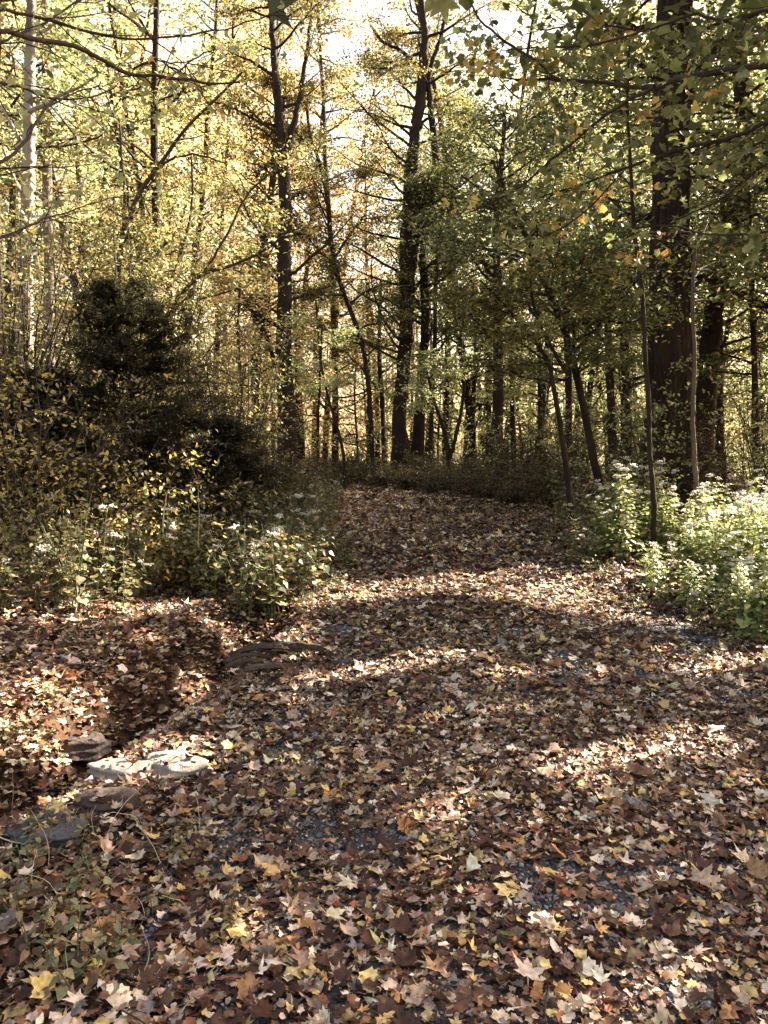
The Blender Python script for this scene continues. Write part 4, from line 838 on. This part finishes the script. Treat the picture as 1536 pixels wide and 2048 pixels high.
for (y0, y1, dens, tp, sz) in [(1.4, 4.6, 1200, litter_mid, .024), (1.4, 4.6, 1450, litter_hi, .028), (4.6, 8.5, 1450, litter_mid, .034), (8.5, 14, 620, litter_lo, .048), (14, 24, 260, litter_lo, .065)]:
    area = (y1 ** 2 - y0 ** 2) * .5 + 2.6 * (y1 - y0) / 1; n = int(dens * area); x, y = frustum_pts(g, y0, y1, n)
    nz = vnoise(x, y, 2.4, 4); pth = on_path(x, y) < .95
    dk = np.where(pth & (y < 7), 1 - .85 * ss(.60, .74, .55 * nz + .45 * vnoise(x, y, 6.5, 8)), 1.0)
    dx_ = np.abs(x - ditch_x(y)); dk = np.where((dx_ < .22) & (y > 2.8) & (y < 6.8), dk * 1.0, dk)
    ok = g.random(n) < dk; x, y = x[ok], y[ok]; n = len(x)
    lay = g.random(n); on = np.zeros(n, bool)
    top = np.zeros(n)
    for (rx, ry, a, b_, c_) in rocks_xy:
        e_ = ((x - rx) / a) ** 2 + ((y - ry) / b_) ** 2; on |= e_ < .95; top = np.where(e_ < .45, c_ * .80, top)
    ok = ~on | ((top > 0) & (g.random(n) < .30)); x, y, lay, top = x[ok], y[ok], lay[ok], top[ok]; n = len(x)
    thick = np.where(on_path(x, y) < .9, .028, .06)
    z = H(x, y) + .008 + thick * lay ** 1.3 + top
    s_ = sz * np.exp(g.normal(0, .42, n)); s_ = np.clip(s_, sz * .4, sz * 2.3)
    colr = pick(P_LITTER, n, g, .16) * (.7 + .35 * lay[:, None] ** .7)  # deeper leaves coloured darker, shade under the upper layers put into the colour
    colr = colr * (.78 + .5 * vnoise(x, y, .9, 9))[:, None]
    tilt = np.abs(g.normal(0, .30, n)) * np.where(g.random(n) < .12, 2.2, 1); 
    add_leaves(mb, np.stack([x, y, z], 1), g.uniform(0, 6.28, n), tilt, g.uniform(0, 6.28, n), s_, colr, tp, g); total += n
for (y0, y1, dens) in [(1.4, 5.5, 900)]:                       # crumbled bits
    n = int(dens * ((y1 ** 2 - y0 ** 2) * .5 + 2.6 * (y1 - y0))); x, y = frustum_pts(g, y0, y1, n); z = H(x, y) + .012 + .03 * g.random(n)
    add_leaves(mb, np.stack([x, y, z], 1), g.uniform(0, 6.28, n), np.abs(g.normal(0, .5, n)), g.uniform(0, 6.28, n), .010 * np.exp(g.normal(0, .35, n)), pick(P_LITTER, n, g), mk_curls(31, BLOB, 0, 3, 1.5, 0) + mk_curls(32, LANCE, 0, 2, 1, 0), g)
tw = MB(); x, y = frustum_pts(g, 1.6, 8, 420)
for a, b_ in zip(x, y):
    az = g.uniform(0, 6.28); L = g.uniform(.05, .35); P_, r_ = grow(g, (a, b_, 0), (math.cos(az), math.sin(az), 0), L, g.uniform(.0012, .0035), 6, .14, 0); P_[:, 2] = H(P_[:, 0], P_[:, 1]) + .035 + .02 * g.random(); tube(tw, P_, r_, 4, .05, g)
tag(obj('twig_litter', tw.mesh('twig_litter', M_twig)), 'small broken twigs strewn over the leaves', 'twig litter', None, 'stuff')
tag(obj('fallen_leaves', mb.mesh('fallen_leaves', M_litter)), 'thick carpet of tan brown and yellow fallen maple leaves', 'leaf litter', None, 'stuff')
print('litter leaves', total)
BIG = [('large pale curled leaf in the sun near the right edge', 1430, 1476, .085, (.62, .55, .45), 'fallen_leaf'), ('large pale maple leaf at the bottom, right of centre', 1055, 1985, .075, (.60, .50, .42), 'fallen_leaf'), ('big greyish tan maple leaf left of the sunny patch at the lower right', 925, 1610, .06, (.42, .36, .31), 'fallen_leaf'),
       ('cream white upright leaf in mid path', 940, 1435, .055, (.66, .62, .50), 'fallen_leaf'), ('bright yellow spotted maple leaf on the lower path, centre right', 870, 1798, .055, (.60, .47, .14), 'fallen_leaf'), ('pale star shaped maple leaf right of the bottom centre gravel', 540, 1960, .06, (.60, .55, .45), 'fallen_leaf'),
       ('small green leaf lying on a yellow one at the bottom centre', 1015, 1908, .04, (.10, .16, .04), 'fallen_leaf'), ('large tan folded leaf at the right edge of the lower path', 1400, 1790, .085, (.42, .30, .22), 'fallen_leaf'), ('broad pale leaf with yellow tinge, lower left of path centre', 660, 1860, .07, (.62, .55, .36), 'fallen_leaf'),
       ('pale leaf lying alone right of the mid gravel', 700, 1800, .06, (.55, .50, .42), 'fallen_leaf'), ('long grey tan leaf near the right edge above the gravel', 1425, 1625, .075, (.50, .46, .38), 'fallen_leaf'), ('dark brown curled leaf lying beside the lower right gravel', 1445, 1665, .065, (.13, .07, .045), 'fallen_leaf')]
for i, (lb, px, py, sz, cl_, nm) in enumerate(BIG):
    p = gw(px, py); mb = MB(); tp = mk_curls(60 + i, MAPLE if i not in (0, 3, 6) else (BLOB if i == 0 else OVAL), 1, 1, .45); k_ = 1.6 if i in (3, 6) else 1
    add_leaves(mb, np.zeros((1, 3)), g.uniform(0, 6.28, 1), np.array([.35 if i != 3 else 1.0]), g.uniform(0, 6.28, 1), np.array([sz * k_]), np.array([cl_]), tp, g)
    o = obj(nm, mb.mesh(nm, M_litter)); o.location = (p[0], p[1], float(H(p[0], p[1])) + .05); tag(o, lb, 'leaf')
print('verts', sum(len(m.vertices) for m in bpy.data.meshes))
